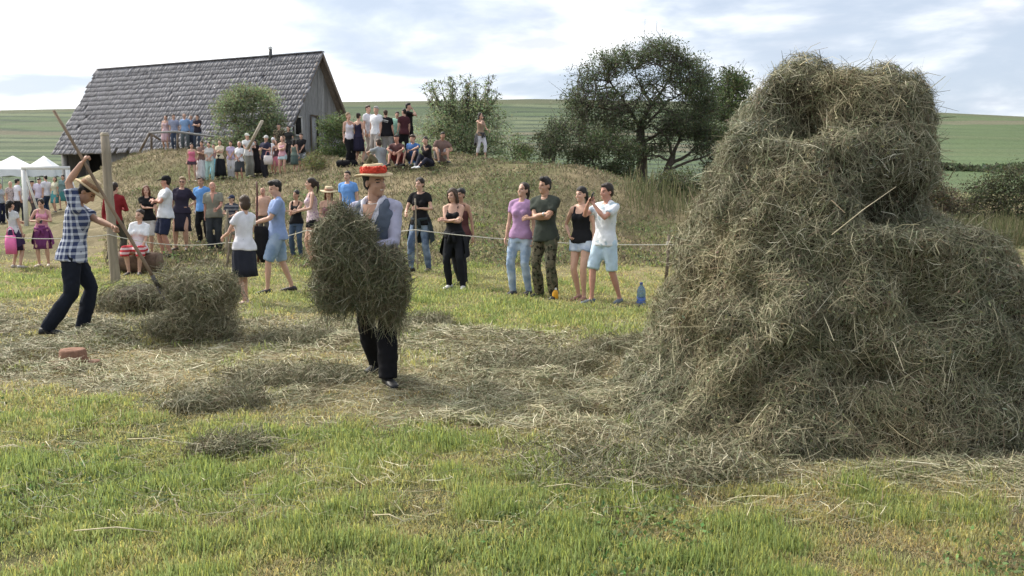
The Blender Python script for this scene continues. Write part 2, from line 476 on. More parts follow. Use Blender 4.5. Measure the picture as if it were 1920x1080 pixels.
_r2 = ramp(gt, _n2.outputs['Fac'], [(0.3, (0.6, 0.6, 0.6)), (0.7, (1.3, 1.3, 1.3))])
_mx2 = N(gt, 'ShaderNodeMix', data_type='RGBA', blend_type='MULTIPLY'); _mx2.inputs['Factor'].default_value = 0.7
gt.links.new(_a.outputs['Color'], _mx.inputs['A']); gt.links.new(_r.outputs[0], _mx.inputs['B'])
gt.links.new(_mx.outputs['Result'], _mx2.inputs['A']); gt.links.new(_r2.outputs[0], _mx2.inputs['B'])
gt.links.new(_mx2.outputs['Result'], gb.inputs['Base Color']); gb.inputs['Roughness'].default_value = 0.95
gb.inputs['Specular IOR Level'].default_value = 0.1
_bp = N(gt, 'ShaderNodeBump'); _bp.inputs['Strength'].default_value = 0.5; _bp.inputs['Distance'].default_value = 0.05
gt.links.new(_n2.outputs['Fac'], _bp.inputs['Height']); gt.links.new(_bp.outputs[0], gb.inputs['Normal'])
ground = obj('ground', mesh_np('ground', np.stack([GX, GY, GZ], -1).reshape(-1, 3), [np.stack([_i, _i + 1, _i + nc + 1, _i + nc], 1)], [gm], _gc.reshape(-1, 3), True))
tag(ground, 'mown meadow rising into a grassy bank and terraced green hills', kind='structure')

# ================================================================== BARN
def grey_wood(name, c, stretch, var=0.35):
    return simple(name, c, 0.9, var, 3.0, 0.5, stretch=stretch, detail=8)
M_SH = [grey_wood('weathered_shingle_%s' % k, c, (6, 1.2, 1.2), 0.3) for k, c in
        (('pale', (0.235, 0.23, 0.242)), ('mid', (0.205, 0.20, 0.21)), ('dark', (0.17, 0.165, 0.175)))]
M_BOARD = [grey_wood('weathered_board_%s' % k, c, (9, 9, 0.8), 0.3) for k, c in
           (('pale', (0.30, 0.295, 0.29)), ('mid', (0.26, 0.255, 0.25)), ('dark', (0.21, 0.205, 0.20)))]
M_BEAM = grey_wood('old_beam', (0.16, 0.125, 0.095), (4, 4, 1))
M_DARK = simple('painted_dark_interior', (0.012, 0.011, 0.010), 0.95, 0.2)  # flat near-black, painted in place of the shade inside the barn
M_WHITE = simple('white_paint', (0.72, 0.72, 0.70), 0.5, 0.06)
A_ = at(605, 98, 42.0); zr = A_[2]
_Yb = (zr - CH) * F / (356 - 137); B_ = at(185, 137, _Yb); B_[2] = zr
U = (B_ - A_); U[2] = 0; RL = np.linalg.norm(U); U /= RL
Vv = np.array([U[1], -U[0], 0.0]); 
if Vv[1] > 0: Vv = -Vv
HW, DROP = 2.95, zr - 3.46
barn = empty('barn', (A_[0], A_[1], 2.6), 0)
tag(barn, 'long grey wooden barn with steep shingled roof behind the bank', 'barn')
B0 = np.array([A_[0], A_[1], 2.6])
def bl(u, v, z): return A_ * [1, 1, 0] + U * u + Vv * v + np.array([0, 0, z]) - B0     # barn-local
SL = math.hypot(HW, DROP); ca, sa_ = HW / SL, DROP / SL
# roof decks (under the shingles)
for sgn in (1, -1):
    nrm = Vv * sgn * sa_ + np.array([0, 0, ca])
    m = MB(); a = bl(0, 0, zr); b = bl(RL, 0, zr); c = bl(RL, sgn * HW, zr - DROP); d = bl(0, sgn * HW, zr - DROP)
    t = nrm * 0.07
    v = np.array([a, b, c, d, a - t, b - t, c - t, d - t])
    m.add(v, [[0, 1, 2, 3], [7, 6, 5, 4], [0, 4, 5, 1], [1, 5, 6, 2], [2, 6, 7, 3], [3, 7, 4, 0]])
    deck = m.build('roof', M_BEAM if sgn < 0 else M_SH[2], barn)
    if sgn > 0: roof_near = deck
    else: roof_far = deck
# shingles on the near slope
nrm = Vv * sa_ + np.array([0, 0, ca]); dn = Vv * ca - np.array([0, 0, sa_])
COURSE = 0.305; rows = int(SL / COURSE) + 1
def sh_mesh(w, L, th):
    v = np.array([[0.005, 0, 0], [w - 0.005, 0, 0], [w - 0.005, L, 0], [0.005, L, 0], [0.005, 0, th * .3], [w - 0.005, 0, th * .3], [w - 0.005, L, th], [0.005, L, th]])
    return v, np.array([[0, 3, 2, 1], [4, 5, 6, 7], [0, 1, 5, 4], [1, 2, 6, 5], [2, 3, 7, 6], [3, 0, 4, 7]])
SHW = [0.13, 0.16, 0.19, 0.23]
sh_me = {}
for wi, w in enumerate(SHW):
    for k in range(3):
        v, f = sh_mesh(w, COURSE + 0.13, 0.034)
        me = mesh_np('shingle', v, [f], [M_SH[k]]); sh_me[(wi, k)] = me
rest = [([], []) for _ in range(3)]; rn = [0, 0, 0]; cnt = 0; cand = []
for r in range(rows):
    u = -0.02 - random.random() * 0.15
    while u < RL:
        wi = random.randrange(4); k = random.choices((0, 1, 2), (5, 4, 2))[0]
        s0 = r * COURSE - 0.12 + random.uniform(-0.03, 0.035); lift = 0.012 + random.uniform(0, 0.016)
        miss = random.random() < 0.012
        if not miss: cand.append((u, s0, wi, k, lift, random.uniform(-0.02, 0.02)))
        u += SHW[wi]
cand.sort(key=lambda q: q[0])
for q, (u, s0, wi, k, lift, rot) in enumerate(cand):
    s0 = max(s0, 0.0)
    up = nrm; c_, s_ = math.cos(rot), math.sin(rot)
    ex = U * c_ + dn * s_; ey = dn * c_ - U * s_ 
    tilt = 0.07; ey2 = ey * math.cos(tilt) + up * math.sin(tilt) * 0.35; ey2 /= np.linalg.norm(ey2)
    ez = np.cross(ex, ey2); 
    if ez @ up < 0: ez = -ez
    o = bl(u, 0, zr) + dn * s0 + up * lift
    if q < 300:
        ob = obj('shingle', sh_me[(wi, k)], roof_near)
        M = Matrix.Identity(4)
        for i in range(3): M[i][0], M[i][1], M[i][2], M[i][3] = ex[i], ey2[i], ez[i], o[i]
        ob.matrix_local = M
    else:
        v, f = sh_mesh(SHW[wi], COURSE + 0.13, 0.034)
        rest[k][0].append(v @ np.stack([ex, ey2, ez]) + o); rest[k][1].append(f + rn[k]); rn[k] += 8
_V = []; _Fc = []; _mi = []; off = 0
for k in range(3):
    v = np.concatenate(rest[k][0]); f = np.concatenate(rest[k][1]) + off
    _V.append(v); _Fc.append(f); _mi.append(np.full(len(f), k)); off += len(v)
so = obj('shingle_field', mesh_np('shingle_field', np.concatenate(_V), [np.concatenate(_Fc)], M_SH, mi=np.concatenate(_mi)), roof_near)
so['kind'] = 'stuff'
m = MB(); m.beam(bl(-0.02, 0.0, zr + 0.03), bl(RL + .02, 0, zr + 0.03), 0.22, 0.05); m.build('ridge_board', M_SH[1], roof_near)
# gable: vertical boards, each its own piece, set back under the verge
IN = 0.42
bw = 0.24; vpos = -HW + 0.12
while vpos < HW - 0.1:
    w = bw * random.uniform(0.85, 1.15); v1 = min(vpos + w, HW - 0.08)
    def top(v): return zr - 0.10 - abs(v) * DROP / HW
    za = top(vpos); zb = top(v1 - 0.012); zm = 2.2
    jut = random.uniform(0, 0.022); uu = IN - jut; a0, a1 = vpos, v1 - 0.012
    mid = 0.0 if a0 < 0 < a1 else None
    prof = [(a0, zm), (a1, zm), (a1, zb)] + ([(0.0, top(0))] if mid is not None else []) + [(a0, za)]
    pts = [bl(uu, p, z) for p, z in prof] + [bl(uu + 0.05, p, z) for p, z in prof]
    n = len(prof); me = bpy.data.meshes.new('gable_board')
    me.from_pydata([tuple(p) for p in pts], [], [tuple(range(n)), tuple(range(2 * n - 1, n - 1, -1))] + [(i, (i + 1) % n, n + (i + 1) % n, n + i) for i in range(n)])
    me.materials.append(random.choice(M_BOARD)); obj('gable_board', me, barn)
    vpos = v1
m = MB(); m.box((0, 0, 0), (0.02, 0.02, 0.02))
# windows and the door on the gable: pixel columns of the photo turned into wall coordinates
def gable_v(px):      # find v where the wall column projects to px
    vs = np.linspace(-HW, HW, 400); P = np.array([bl(IN, v, 4.0) + B0 for v in vs])
    return vs[np.argmin(np.abs(proj(P)[:, 0] - px))]
def gable_z(v, py):
    p = bl(IN, v, 0) + B0; return at(0, py, p[1])[2]
def opening(name, px0, px1, py0, py1, framed, fill):
    v0, v1 = sorted((gable_v(px0), gable_v(px1))); vm = (v0 + v1) / 2
    z1, z0 = gable_z(vm, py0), gable_z(vm, py1)
    m = MB(); c = (bl(IN - 0.035, v0, z0) + bl(IN - 0.035, v1, z1)) / 2
    Mx = np.stack([U, Vv, [0, 0, 1]], 1)
    m.box(c, (0.02, v1 - v0, z1 - z0), Mx); w = m.build(name, fill, barn)
    if framed:
        for (va, za, vb, zb) in ((v0, z0, v1, z0), (v0, z1, v1, z1), (v0, z0, v0, z1), (v1, z0, v1, z1)):
            m = MB(); c2 = (bl(IN - 0.06, va, za) + bl(IN - 0.06, vb, zb)) / 2
            m.box(c2, (0.05, abs(vb - va) + 0.07, abs(zb - za) + 0.07), Mx); m.build('window_frame', framed, w)
    return w, (v0, v1, z0, z1)
M_FR = simple('pale_frame', (0.62, 0.60, 0.57), 0.7, 0.1)
opening('window', 551, 564, 219, 254, M_FR, M_DARK)
opening('window', 631, 640, 227, 245, M_FR, M_DARK)
dr, (v0, v1, z0, z1) = opening('door', 582, 594, 217, 296, None, M_BOARD[0])
for va in (v0, v1):
    m = MB(); m.beam(bl(IN - .07, va, z0), bl(IN - .07, va, z1), 0.09 if va == v0 else 0.05); m.build('door_gap' if va == v0 else 'door_frame', M_DARK if va == v0 else M_BEAM, dr)
m = MB(); m.beam(bl(IN - .07, v0, z1), bl(IN - .07, v1, z1), 0.07); m.build('door_lintel', M_BEAM, dr)
for sgn in (1, -1):
    m = MB(); m.beam(bl(0.03, 0, zr - .06), bl(0.03, sgn * HW, zr - DROP - .06), 0.05, 0.16); m.build('verge_board', M_BEAM, barn)
m = MB(); m.beam(bl(IN - .3, HW - .25, zr - DROP + .15), bl(IN + .3, HW - .25, zr - DROP + .15), 0.2); m.build('eave_beam', M_BEAM, barn)
# near side wall below the eave (mostly hidden by the bank, open and dark at the far end)
for u0 in np.arange(IN, RL - 3.3, 0.6):
    m = MB(); a = bl(u0 + .3, HW - 0.45, 2.0); Mx = np.stack([U, Vv, [0, 0, 1]], 1)
    m.box(bl(u0 + .3, HW - 0.45, 2.05), (0.59, 0.06, 3.2), Mx); m.build('wall_board', random.choice(M_BOARD), barn)
m = MB(); m.box(bl(RL - 1.7, HW - 1.6, 1.9), (3.3, 0.06, 3.6), np.stack([U, Vv, [0, 0, 1]], 1)); m.build('interior_shade_panel', M_DARK, barn)  # near-black sheet painting the shade of the open end
m = MB(); m.box(bl(RL / 2, -HW + .35, 2.0), (RL - .8, 0.06, 3.2), np.stack([U, Vv, [0, 0, 1]], 1)); m.build('rear_wall', M_BOARD[2], barn)
for uu in (RL - 0.25, RL - 3.2):
    m = MB(); m.beam(bl(uu, HW - .4, 0.2), bl(uu, HW - .4, 3.55), 0.24); m.build('corner_post', M_BOARD[0] if uu > RL - 1 else M_BEAM, barn)
m = MB(); m.beam(bl(RL - 3.3, HW - .25, 3.42), bl(RL + .02, HW - .25, 3.42), 0.14); m.build('eave_beam', M_BOARD[1], barn)
m = MB(); m.beam(bl(RL - 0.3, -HW + .4, 0.3), bl(RL - .3, -HW + .4, 3.5), .2); m.build('corner_post', M_BEAM, barn)
pts = [bl(RL - .3, -HW + .4, 1.0), bl(RL - .3, HW - .4, 1.0), bl(RL - .3, HW - .4, 3.5), bl(RL - .3, 0, zr - .2), bl(RL - .3, -HW + .4, 3.5)]
me = bpy.data.meshes.new('rear_gable'); me.from_pydata([tuple(p) for p in pts], [], [(0, 1, 2, 3, 4)]); me.materials.append(M_BOARD[2]); obj('rear_gable', me, barn)
# stove pipe
pc = at(520, 100, 43.6); ur = float((pc * [1, 1, 0] - A_ * [1, 1, 0]) @ U)
m = MB(); p0 = bl(ur, 0.1, zr - .3); p1 = bl(ur, 0.1, zr + 0.32)
m.tube([p0, p1], 0.085, 12); pipe = m.build('stove_pipe', simple('sooty_steel', (0.10, 0.10, 0.10), .5, .3, metal=.4), barn, True)
m = MB(); m.tube([p1 + [0, 0, .04], p1 + [0, 0, .14]], [0.12, 0.02], 12); m.build('pipe_cap', M_WHITE, pipe, False)

# ================================================================== RAIL, TENTS, GOAL, POSTS, ROPE
rail = empty('hand_rail', tuple(at(300, 282, 39.5)))
tag(rail, 'rough grey pole railing on the bank below the barn roof', 'railing')
rb = np.array(rail.location)
def RP(px, py, Y=39.5): return at(px, py, Y) - rb
for a, b in (((262, 284), (281, 249)), ((284, 286), (284, 250)), ((333, 286), (333, 250)), ((300, 262), (281, 250)), ((395, 288), (395, 256))):
    m = MB(); m.tube([RP(*a), RP(*b)], 0.05, 7); m.build('rail_post', M_BEAM, rail, True)
m = MB(); m.tube([RP(281, 249), RP(330, 247), RP(400, 256), RP(440, 262)], 0.05, 7); m.build('top_rail', M_BOARD[1], rail, True)

M_TENT = simple('tent_fabric', (0.74, 0.75, 0.77), 0.7, 0.06, 3)
M_ALU = simple('pale_metal', (0.6, 0.6, 0.62), 0.4, 0.1, metal=.6)
def gazebo(px, W, label):
    c = at(px, 292, 60.0); gz = tz(c[0], 60.0); r = empty('gazebo_tent', (c[0], 60.0, gz), R(6))
    tag(r, label, 'tent', 'white gazebo tents beside the barn')
    ht = c[2] - gz; ze = at(px, 318, 60)[2] - gz; zv = at(px, 331, 60)[2] - gz; h = W / 2
    V = [[0, 0, ht]]; Q = []; T = []; k = 8; ring = []
    for s in range(4):
        for j in range(k):
            t = j / k * 2 - 1; p = [(t, -1), (1, t), (-t, 1), (-1, -t)][s]; ring.append(p)
    n = len(ring)
    for lv, f in ((0.25, 0.7), (0.55, 0.36), (0.8, 0.13), (1.0, 0.0)):
        for p in ring: V.append([p[0] * h * lv, p[1] * h * lv, ze + (ht - ze) * f])
    for j in range(n): T.append([0, 1 + j, 1 + (j + 1) % n])
    for q in range(3):
        for j in range(n): Q.append([1 + q * n + j, 1 + (q + 1) * n + j, 1 + (q + 1) * n + (j + 1) % n, 1 + q * n + (j + 1) % n])
    m = MB(); m.add(V, Q, T); m.build('canopy', M_TENT, r, True)
    V = [[p[0] * h, p[1] * h, ze] for p in ring] + [[p[0] * h * 1.01, p[1] * h * 1.01, zv + 0.05 * math.sin(j * 1.57)] for j, p in enumerate(ring)]
    m = MB(); m.add(V, [[j, n + j, n + (j + 1) % n, (j + 1) % n] for j in range(n)]); m.build('valance', M_TENT, r)
    for sx in (-1, 1):
        for sy in (-1, 1):
            m = MB(); m.beam((sx * (h - .06), sy * (h - .06), -.05), (sx * (h - .06), sy * (h - .06), ze), .05); m.build('leg', M_ALU, r)
gazebo(24, 2.9, 'white peaked gazebo tent cut by the picture edge')
gazebo(82, 2.2, 'white peaked gazebo tent next to the barn corner')

gb_ = at(50, 420, 27.0); g0 = np.array([gb_[0], 27.0, tz(gb_[0], 27.0)])
goal = empty('football_goal', tuple(g0)); tag(goal, 'small white football goal frame before the tents', 'goal')
gz1 = at(50, 318, 27)[2] - g0[2]; gw = at(133, 318, 27)[0] - at(50, 318, 27)[0]
m = MB(); m.beam((0, 0, -.05), (0, 0, gz1), .10); m.build('goal_post', M_WHITE, goal)
p2z = tz(g0[0] + gw, 27) - g0[2]
m = MB(); m.beam((gw, 0, p2z - .05), (gw, 0, gz1), .10); m.build('goal_post', M_WHITE, goal)
m = MB(); m.beam((-.05, 0, gz1 + .052), (gw + .05, 0, gz1 + .052), .10); m.build('crossbar', M_WHITE, goal)
for xx in (0.0, gw):
    m = MB(); m.beam((xx, 0.06, gz1 - .05), (xx, 0.9, 0.02), .05); m.build('back_stay', M_WHITE, goal)

pb = gp(217, 533); M_POST = simple('pale_post_wood', (0.29, 0.245, 0.185), 0.85, 0.3, 3, 0.4, stretch=(8, 8, 0.7), detail=8)
post = empty('wooden_post', tuple(pb)); tag(post, 'tall rough wooden post behind the man in plaid', 'post')
pt = at(196, 250, pb[1]) - pb
m = MB(); kk = 9
m.tube([np.array([0, 0, -.2]) + (pt - [0, 0, -.2]) * (i / (kk - 1)) + np.array([.008 * math.sin(i * 2), 0, 0]) for i in range(kk)], [.082 - .014 * i / (kk - 1) + .004 * math.sin(i * 3) for i in range(kk)], 12)
m.build('shaft', M_POST, post, True)
m = MB(); q = pt * 0.985; m.tube([q, q + pt / np.linalg.norm(pt) * 0.05], [.069, .055], 12); m.build('cut_top', simple('end_grain', (0.5, 0.44, 0.34), .9, .2, 30), post)
M_ROPE = simple('white_rope', (0.58, 0.55, 0.48), 0.8, 0.15, 60)
sk = gp(1247, 543); stake = empty('fence_stake', tuple(sk)); tag(stake, 'thin dark stake holding the rope beside the haystack', 'stake')
st_t = at(1254, 440, sk[1]) - sk
m = MB(); m.tube([(0, 0, -.1), st_t * .5 + [.01, 0, 0], st_t], [.03, .027, .02], 7); m.build('shaft', M_BEAM, stake, True)
m = MB(); q = at(1253, 459, sk[1]) - sk; m.tube([q + [0.035 * math.cos(a), 0.035 * math.sin(a), 0.004 * a] for a in np.linspace(0, 12, 30)], .008, 5); m.build('rope_knot', M_ROPE, stake, True)
rp = [at(-60, 440, 14.0), at(20, 452, 14.2), at(100, 447, 14.4), at(205, 441, pb[1] - .09)]
ro = MB()
def sag(a, b, s, n=9):
    return [a + (b - a) * t - np.array([0, 0, s * 4 * t * (1 - t)]) for t in np.linspace(0, 1, n)]
r0 = at(205, 440, pb[1] - 0.09); r1 = at(425, 455, 15.3); r2 = at(575, 432, 14.9); r3 = at(778, 431, 13.6); r4 = at(1253, 459, sk[1] - .03)
path = sag(at(-80, 432, 14.2), r0, 0.10)[:-1] + sag(r0, r1, .1)[:-1] + sag(r1, r2, .06)[:-1] + sag(r2, r3, .05)[:-1] + sag(r3, r4, .07, 16) + [at(1420, 462, 13.6)]
ro.tube(path, 0.0075, 6); rope = ro.build('rope', M_ROPE, None, True)
tag(rope, 'white rope strung in front of the spectators across the field', 'rope')

# ================================================================== PEOPLE
def Rx(a): c, s = math.cos(a), math.sin(a); return np.array([[1, 0, 0], [0, c, -s], [0, s, c]])
def Ry(a): c, s = math.cos(a), math.sin(a); return np.array([[c, 0, s], [0, 1, 0], [-s, 0, c]])
def Rz(a): c, s = math.cos(a), math.sin(a); return np.array([[c, -s, 0], [s, c, 0], [0, 0, 1]])
def A3(*v): return np.array(v, float)
SKIN = {}
def skin_mat(k):
    if k in SKIN: return SKIN[k]
    c = {'fair': (0.56, 0.335, 0.245), 'tan': (0.43, 0.245, 0.165), 'red': (0.50, 0.255, 0.185)}[k]
    m, t, b = new_mat('skin_' + k)
    nz = noise_node(t, 9.0, 3); r = ramp(t, nz.outputs['Fac'], [(.3, mulc(c, .88)), (.7, mulc(c, 1.1))])
    t.links.new(r.outputs[0], b.inputs['Base Color']); b.inputs['Roughness'].default_value = .55
    b.inputs['Specular IOR Level'].default_value = .35
    SKIN[k] = m; return m
M_EYE = simple('eye_dark', (0.03, 0.02, 0.016), .3, .1)
M_LIP = simple('lip', (0.36, 0.13, 0.11), .5, .1)
M_TOOTH = simple('teeth', (0.75, 0.72, 0.66), .35, .05)
HAIRC = {'black': (.018, .014, .012), 'brown': (.06, .036, .022), 'dark': (.03, .02, .015), 'grey': (.35, .33, .31), 'fair': (.24, .16, .08), 'red': (.14, .055, .03)}
HMAT = {}
def hair_mat(k):
    if k not in HMAT: HMAT[k] = simple('hair_' + k, HAIRC[k], .5, .45, 40, .6, stretch=(5, 5, .6))
    return HMAT[k]
def ik(a, b, l1, l2, pole):
    a = np.asarray(a, float); b = np.asarray(b, float); d = b - a; L = np.linalg.norm(d)
    Lm = min(L, (l1 + l2) * .995); d = d / max(L, 1e-6); b = a + d * Lm
    x = (l1 * l1 - l2 * l2 + Lm * Lm) / (2 * Lm); h = math.sqrt(max(0, l1 * l1 - x * x))
    p = np.asarray(pole, float); p = p - d * (p @ d); p /= np.linalg.norm(p) + 1e-9
    return a + d * x + p * h, b
JOBS = []
def soft(mb, name, mats, parent, voxel, post=None, s=1.0, it=2, wr=0.0):
    o = obj(name, mb.mesh(name, mats, True, s), parent)
    m = o.modifiers.new('r', 'REMESH'); m.mode = 'VOXEL'; m.voxel_size = voxel; m.use_smooth_shade = True
    if it:
        k = o.modifiers.new('s', 'SMOOTH'); k.factor = .5; k.iterations = it
    JOBS.append([o, post, wr, None]); return o
def hard(mb, name, mat_, parent, s=1.0, sm=True):
    return obj(name, mb.mesh(name, [mat_], sm, s), parent)
ARMS = {   # hand target (for the left hand, +x outwards), elbow pole
    'down': ((.235, -.03, .80), (.25, 1, 0)), 'cross': ((-.10, -.235, 1.20), (.75, -.1, -1)), 'crossu': ((-.12, -.255, 1.24), (.75, -.1, -1)),
    'clasp': ((.03, -.22, .98), (1, .6, -.3)), 'hip': ((.19, -.06, 1.03), (1, .7, 0)), 'phone': ((.04, -.27, 1.44), (.6, -.2, -1)),
    'face': ((.03, -.13, 1.53), (.6, -.5, -1)), 'chest': ((.05, -.26, 1.17), (.8, .3, -.6)), 'hold': ((.16, -.33, 1.10), (.5, .8, -.5)),
    'out': ((.30, -.30, 1.02), (.4, 1, -.3)), 'behind': ((.05, .18, .98), (1, .4, 0)), 'knees': ((.06, -.42, .40), (1, 0, .3)), 'lap': ((.08, -.30, .28), (1, .3, .2)),
    'prop': ((.26, .28, .06), (.6, .8, .2)), 'pocket': ((.20, -.05, .92), (.8, 1, 0)), 'high': ((.12, -.12, 1.98), (1, .3, 0))}
def person(px, feet, top, label, Y=None, yaw=0, sex='f', tops=('tee', (.7, .7, .7)), bot=('jeans', (.1, .13, .2)), hair=('long', 'dark'), shoes=(.05, .05, .05),
           arms=('down', 'down'), stance='stand', head=(0, 0), lean=0.0, side=0.0, twist=0.0, hat=None, skin='fair', lod=1, group=None, H=None, extra=(), feet_xy=None,
           hands_w=None, hip=None, glasses=False, curl=(.5, .5), smile=False, build=1.0, z=None, grip=None):
    if Y is None: Y = gp(px, feet)[1]
    w = at(px, feet, Y); gz = tz(w[0], Y) if z is None else z
    if H is None: H = (w[2] - w[2]) + abs(at(px, top, Y)[2] - gz) / (1.0 if stance == 'stand' else 1.0)
    H = max(1.15, min(1.92, H)); s = H / 1.75; yw = R(yaw); Rw = Rz(yw)
    vox = {0: .0110, 1: .0195, 2: .034}[lod]; male = sex == 'm'
    b = build; kr = 1.0 if male else .9
    pel = A3(0, 0, .92) if stance == 'stand' else A3(0, 0, .14 if hip is None else hip)
    if stance == 'stand' and hip is not None: pel = A3(*hip)
    jr = np.random.default_rng(int(px * 7 + (Y or 0)))
    if lod: lean += jr.normal() * .03; side += jr.normal() * .035; twist += jr.normal() * .10; head = (head[0] + jr.normal() * 9, head[1] + jr.normal() * 4)
    Rt = Rz(twist) @ Ry(side) @ Rx(lean)
    T = lambda p: pel + Rt @ (np.asarray(p, float) - A3(0, 0, .92))
    # ---- joints
    sw = .185 if male else .160
    SHL = {1: T((sw, .01, 1.415)), -1: T((-sw, .01, 1.415))}
    HIP = {1: T((.092, 0, .91)), -1: T((-.092, 0, .91))}
    fx = {1: A3(.11, 0, .09), -1: A3(-.11, 0, .09)}
    fyaw = {1: .25, -1: -.25}; kp = {1: A3(.1, -1, 0), -1: A3(-.1, -1, 0)}
    if stance == 'sitk':     # knees drawn up
        fx = {1: A3(.14, -.52, .07), -1: A3(-.14, -.50, .07)}; kp = {1: A3(.15, 0, 1), -1: A3(-.15, 0, 1)}
    elif stance == 'sitl':   # legs stretched to the side
        fx = {1: A3(.18, -.78, .07), -1: A3(-.02, -.62, .07)}; kp = {1: A3(.3, 0, 1), -1: A3(-.1, 0, 1)}
    elif stance == 'bench':
        fx = {1: A3(.10, -.40, .09), -1: A3(-.10, -.40, .09)}; kp = {1: A3(.2, -1, .8), -1: A3(-.2, -1, .8)}
    if feet_xy:
        for q in (1, -1):
            f = feet_xy[0 if q > 0 else 1]; fx[q] = A3(f[0], f[1], .09 + (f[2] if len(f) > 2 else 0))
            if len(f) > 3: fyaw[q] = f[3]
    if lod and stance == 'stand' and not feet_xy:
        k_ = jr.normal() * .07; fx[1] = fx[1] + A3(jr.normal() * .025, k_, 0); fx[-1] = fx[-1] + A3(jr.normal() * .025, -k_, 0); fyaw = {1: .25 + jr.normal() * .2, -1: -.25 + jr.normal() * .2}
    KN = {}; AN = {}; EL = {}; WR = {}
    for q in (1, -1):
        KN[q], AN[q] = ik(HIP[q], fx[q], .425, .425, kp[q])
        a = arms[0 if q > 0 else 1]
        if hands_w and hands_w[0 if q > 0 else 1] is not None:
            hw, pole = hands_w[0 if q > 0 else 1]; tgt = Rw.T @ (np.asarray(hw, float) - A3(w[0], Y, gz)) / s; pole = Rw.T @ A3(*pole)
        else:
            (hx, hy, hz), pole = ARMS[a] if isinstance(a, str) else a
            tgt = A3(hx * q, hy, hz) + (jr.normal(size=3) * .022 if lod and isinstance(a, str) else 0); pole = A3(pole[0] * q, pole[1], pole[2])
            if stance == 'stand' or a not in ('knees', 'lap', 'prop'): tgt = T(tgt); pole = Rt @ pole
        EL[q], WR[q] = ik(SHL[q], tgt, .285, .255, pole)
    # ---- head frame
    Rh = Rt @ Rz(R(head[0])) @ Rx(R(head[1])); nk = T((0, .015, 1.50)); hc = nk + Rh @ A3(0, -.012, .132)
    hd = lambda p: hc + Rh @ np.asarray(p, float)
    tk, bk = tops[0], bot[0]
    # ---- body
    B = MB()
    cov = .92 if tk != 'none' else 1
    rings = [(0, .0, .86, .13, .10), (0, .005, .92, .160, .118), (0, .0, .98, .155, .112), (0, 0, 1.08, .135, .10), (0, -.003, 1.18, .142, .104), (0, -.003, 1.28, .158, .112),
             (0, .004, 1.37, .165, .100), (0, .012, 1.43, .128, .078), (0, .015, 1.48, .062, .06)] if male else \
            [(0, .0, .86, .14, .105), (0, .01, .92, .168, .122), (0, .005, .99, .155, .112), (0, 0, 1.09, .118, .088), (0, -.002, 1.18, .125, .092), (0, -.004, 1.27, .138, .1),
             (0, .004, 1.36, .142, .088), (0, .012, 1.42, .112, .068), (0, .015, 1.475, .054, .052)]
    def tor(m, k, inf, z0, z1, flare=0.0, ex=.92):
        rr = []
        hr = rings[1]
        for (cx, cy, z, rx, ry) in rings:
            if inf and z < .92: cx, cy, rx, ry = hr[0], hr[1], hr[3], hr[4]
            rr.append((cx, cy, z, rx * k * b + inf, ry * k * b + inf))
        if inf: rr.insert(0, (rr[0][0], rr[0][1], .70, rr[0][3], rr[0][4]))
        zs = np.array([r[2] for r in rr]); out = []
        zz = sorted(set([z0, z1] + [z for z in zs if z0 < z < z1]))
        for z in zz:
            f = [np.interp(z, zs, [r[i] for r in rr]) for i in range(5)]; fl = flare * max(0, (1.1 - z) / .25)
            out.append((f[0], f[1], z, f[3] + fl, f[4] + fl))
        m.loft(out, 24, Rt, pel - Rt @ A3(0, 0, .92), ex)
    tor(B, cov, 0, .86, 1.48)
    if not male:
        for q in (1, -1): B.ell(T((q * .062, -.085, 1.275)), (.055, .05, .055), Rt)
    def traps(m, inf):
        for q in (1, -1): m.tube([T((q * .02, .025, 1.475)), T((q * .085, .02, 1.455)), SHL[q] + Rt @ A3(-q * .015, 0, .012)], np.array([.036, .040, .042]) * (1 if male else .88) + inf, 8)
    traps(B, 0)
    BD = B; B = MB()
    B.tube([T((0, .018, 1.40)), nk, hd((0, .015, -.05))], [.058 * kr, .053 * kr * (1.08 if male else 1), .052 * kr], 10)
    hk = 1.0 if male else .95
    B.ell(hd((0, .012, .03)), np.array((.074, .094, .088)) * hk, Rh, 14, 10)
    B.ell(hd((0, -.02, -.035)), np.array((.062, .070, .083)) * hk, Rh, 14, 10)
    B.ell(hd((0, -.048, -.088)), np.array((.036, .034, .028)) * hk, Rh)
    B.tube([hd((0, -.082, .012)), hd((0, -.100, -.018)), hd((0, -.104, -.030)), hd((0, -.085, -.038))], [.008, .011, .014, .011], 8)
    B.ell(hd((0, -.074, .018)), (.046, .016, .010), Rh)
    for q in (1, -1):
        B.ell(hd((q * .074 * hk, .012, -.012)), (.011, .02, .03), Rh)
        B.ell(hd((q * .034, -.062, -.035)), (.022, .02, .02), Rh)
    BH = B; B = BD
    for q in (1, -1):
        cl_ = .93 if bk not in ('shorts', 'skirt', 'none', 'mini', 'capri') else 1
        hp, kn, an = HIP[q], KN[q], AN[q]
        B.tube([hp + (0, 0, .03), hp * .65 + kn * .35, kn, kn * .65 + an * .35, kn * .25 + an * .75, an + (0, 0, -.02)], np.array([.088, .080, .054, .056, .040, .034]) * b * (1 if male else .98) * cl_, 10)
        dfw = Rz(fyaw[q]) @ A3(0, -1, 0)
        B.tube([an + (0, 0, -.03), an + dfw * .05 + (0, 0, -.055), an + dfw * .13 + (0, 0, -.07)], [.034, .03, .018], 8)
        sh, el, wr = SHL[q], EL[q], WR[q]
        ak = 1.0 if male else .82
        B.ell(sh, np.array((.050, .050, .050)) * ak)
        B.tube([sh, sh * .6 + el * .4, el, el * .65 + wr * .35, wr], np.array([.050, .046, .038, .039, .025]) * ak, 10)
    # hands
    HF = {}
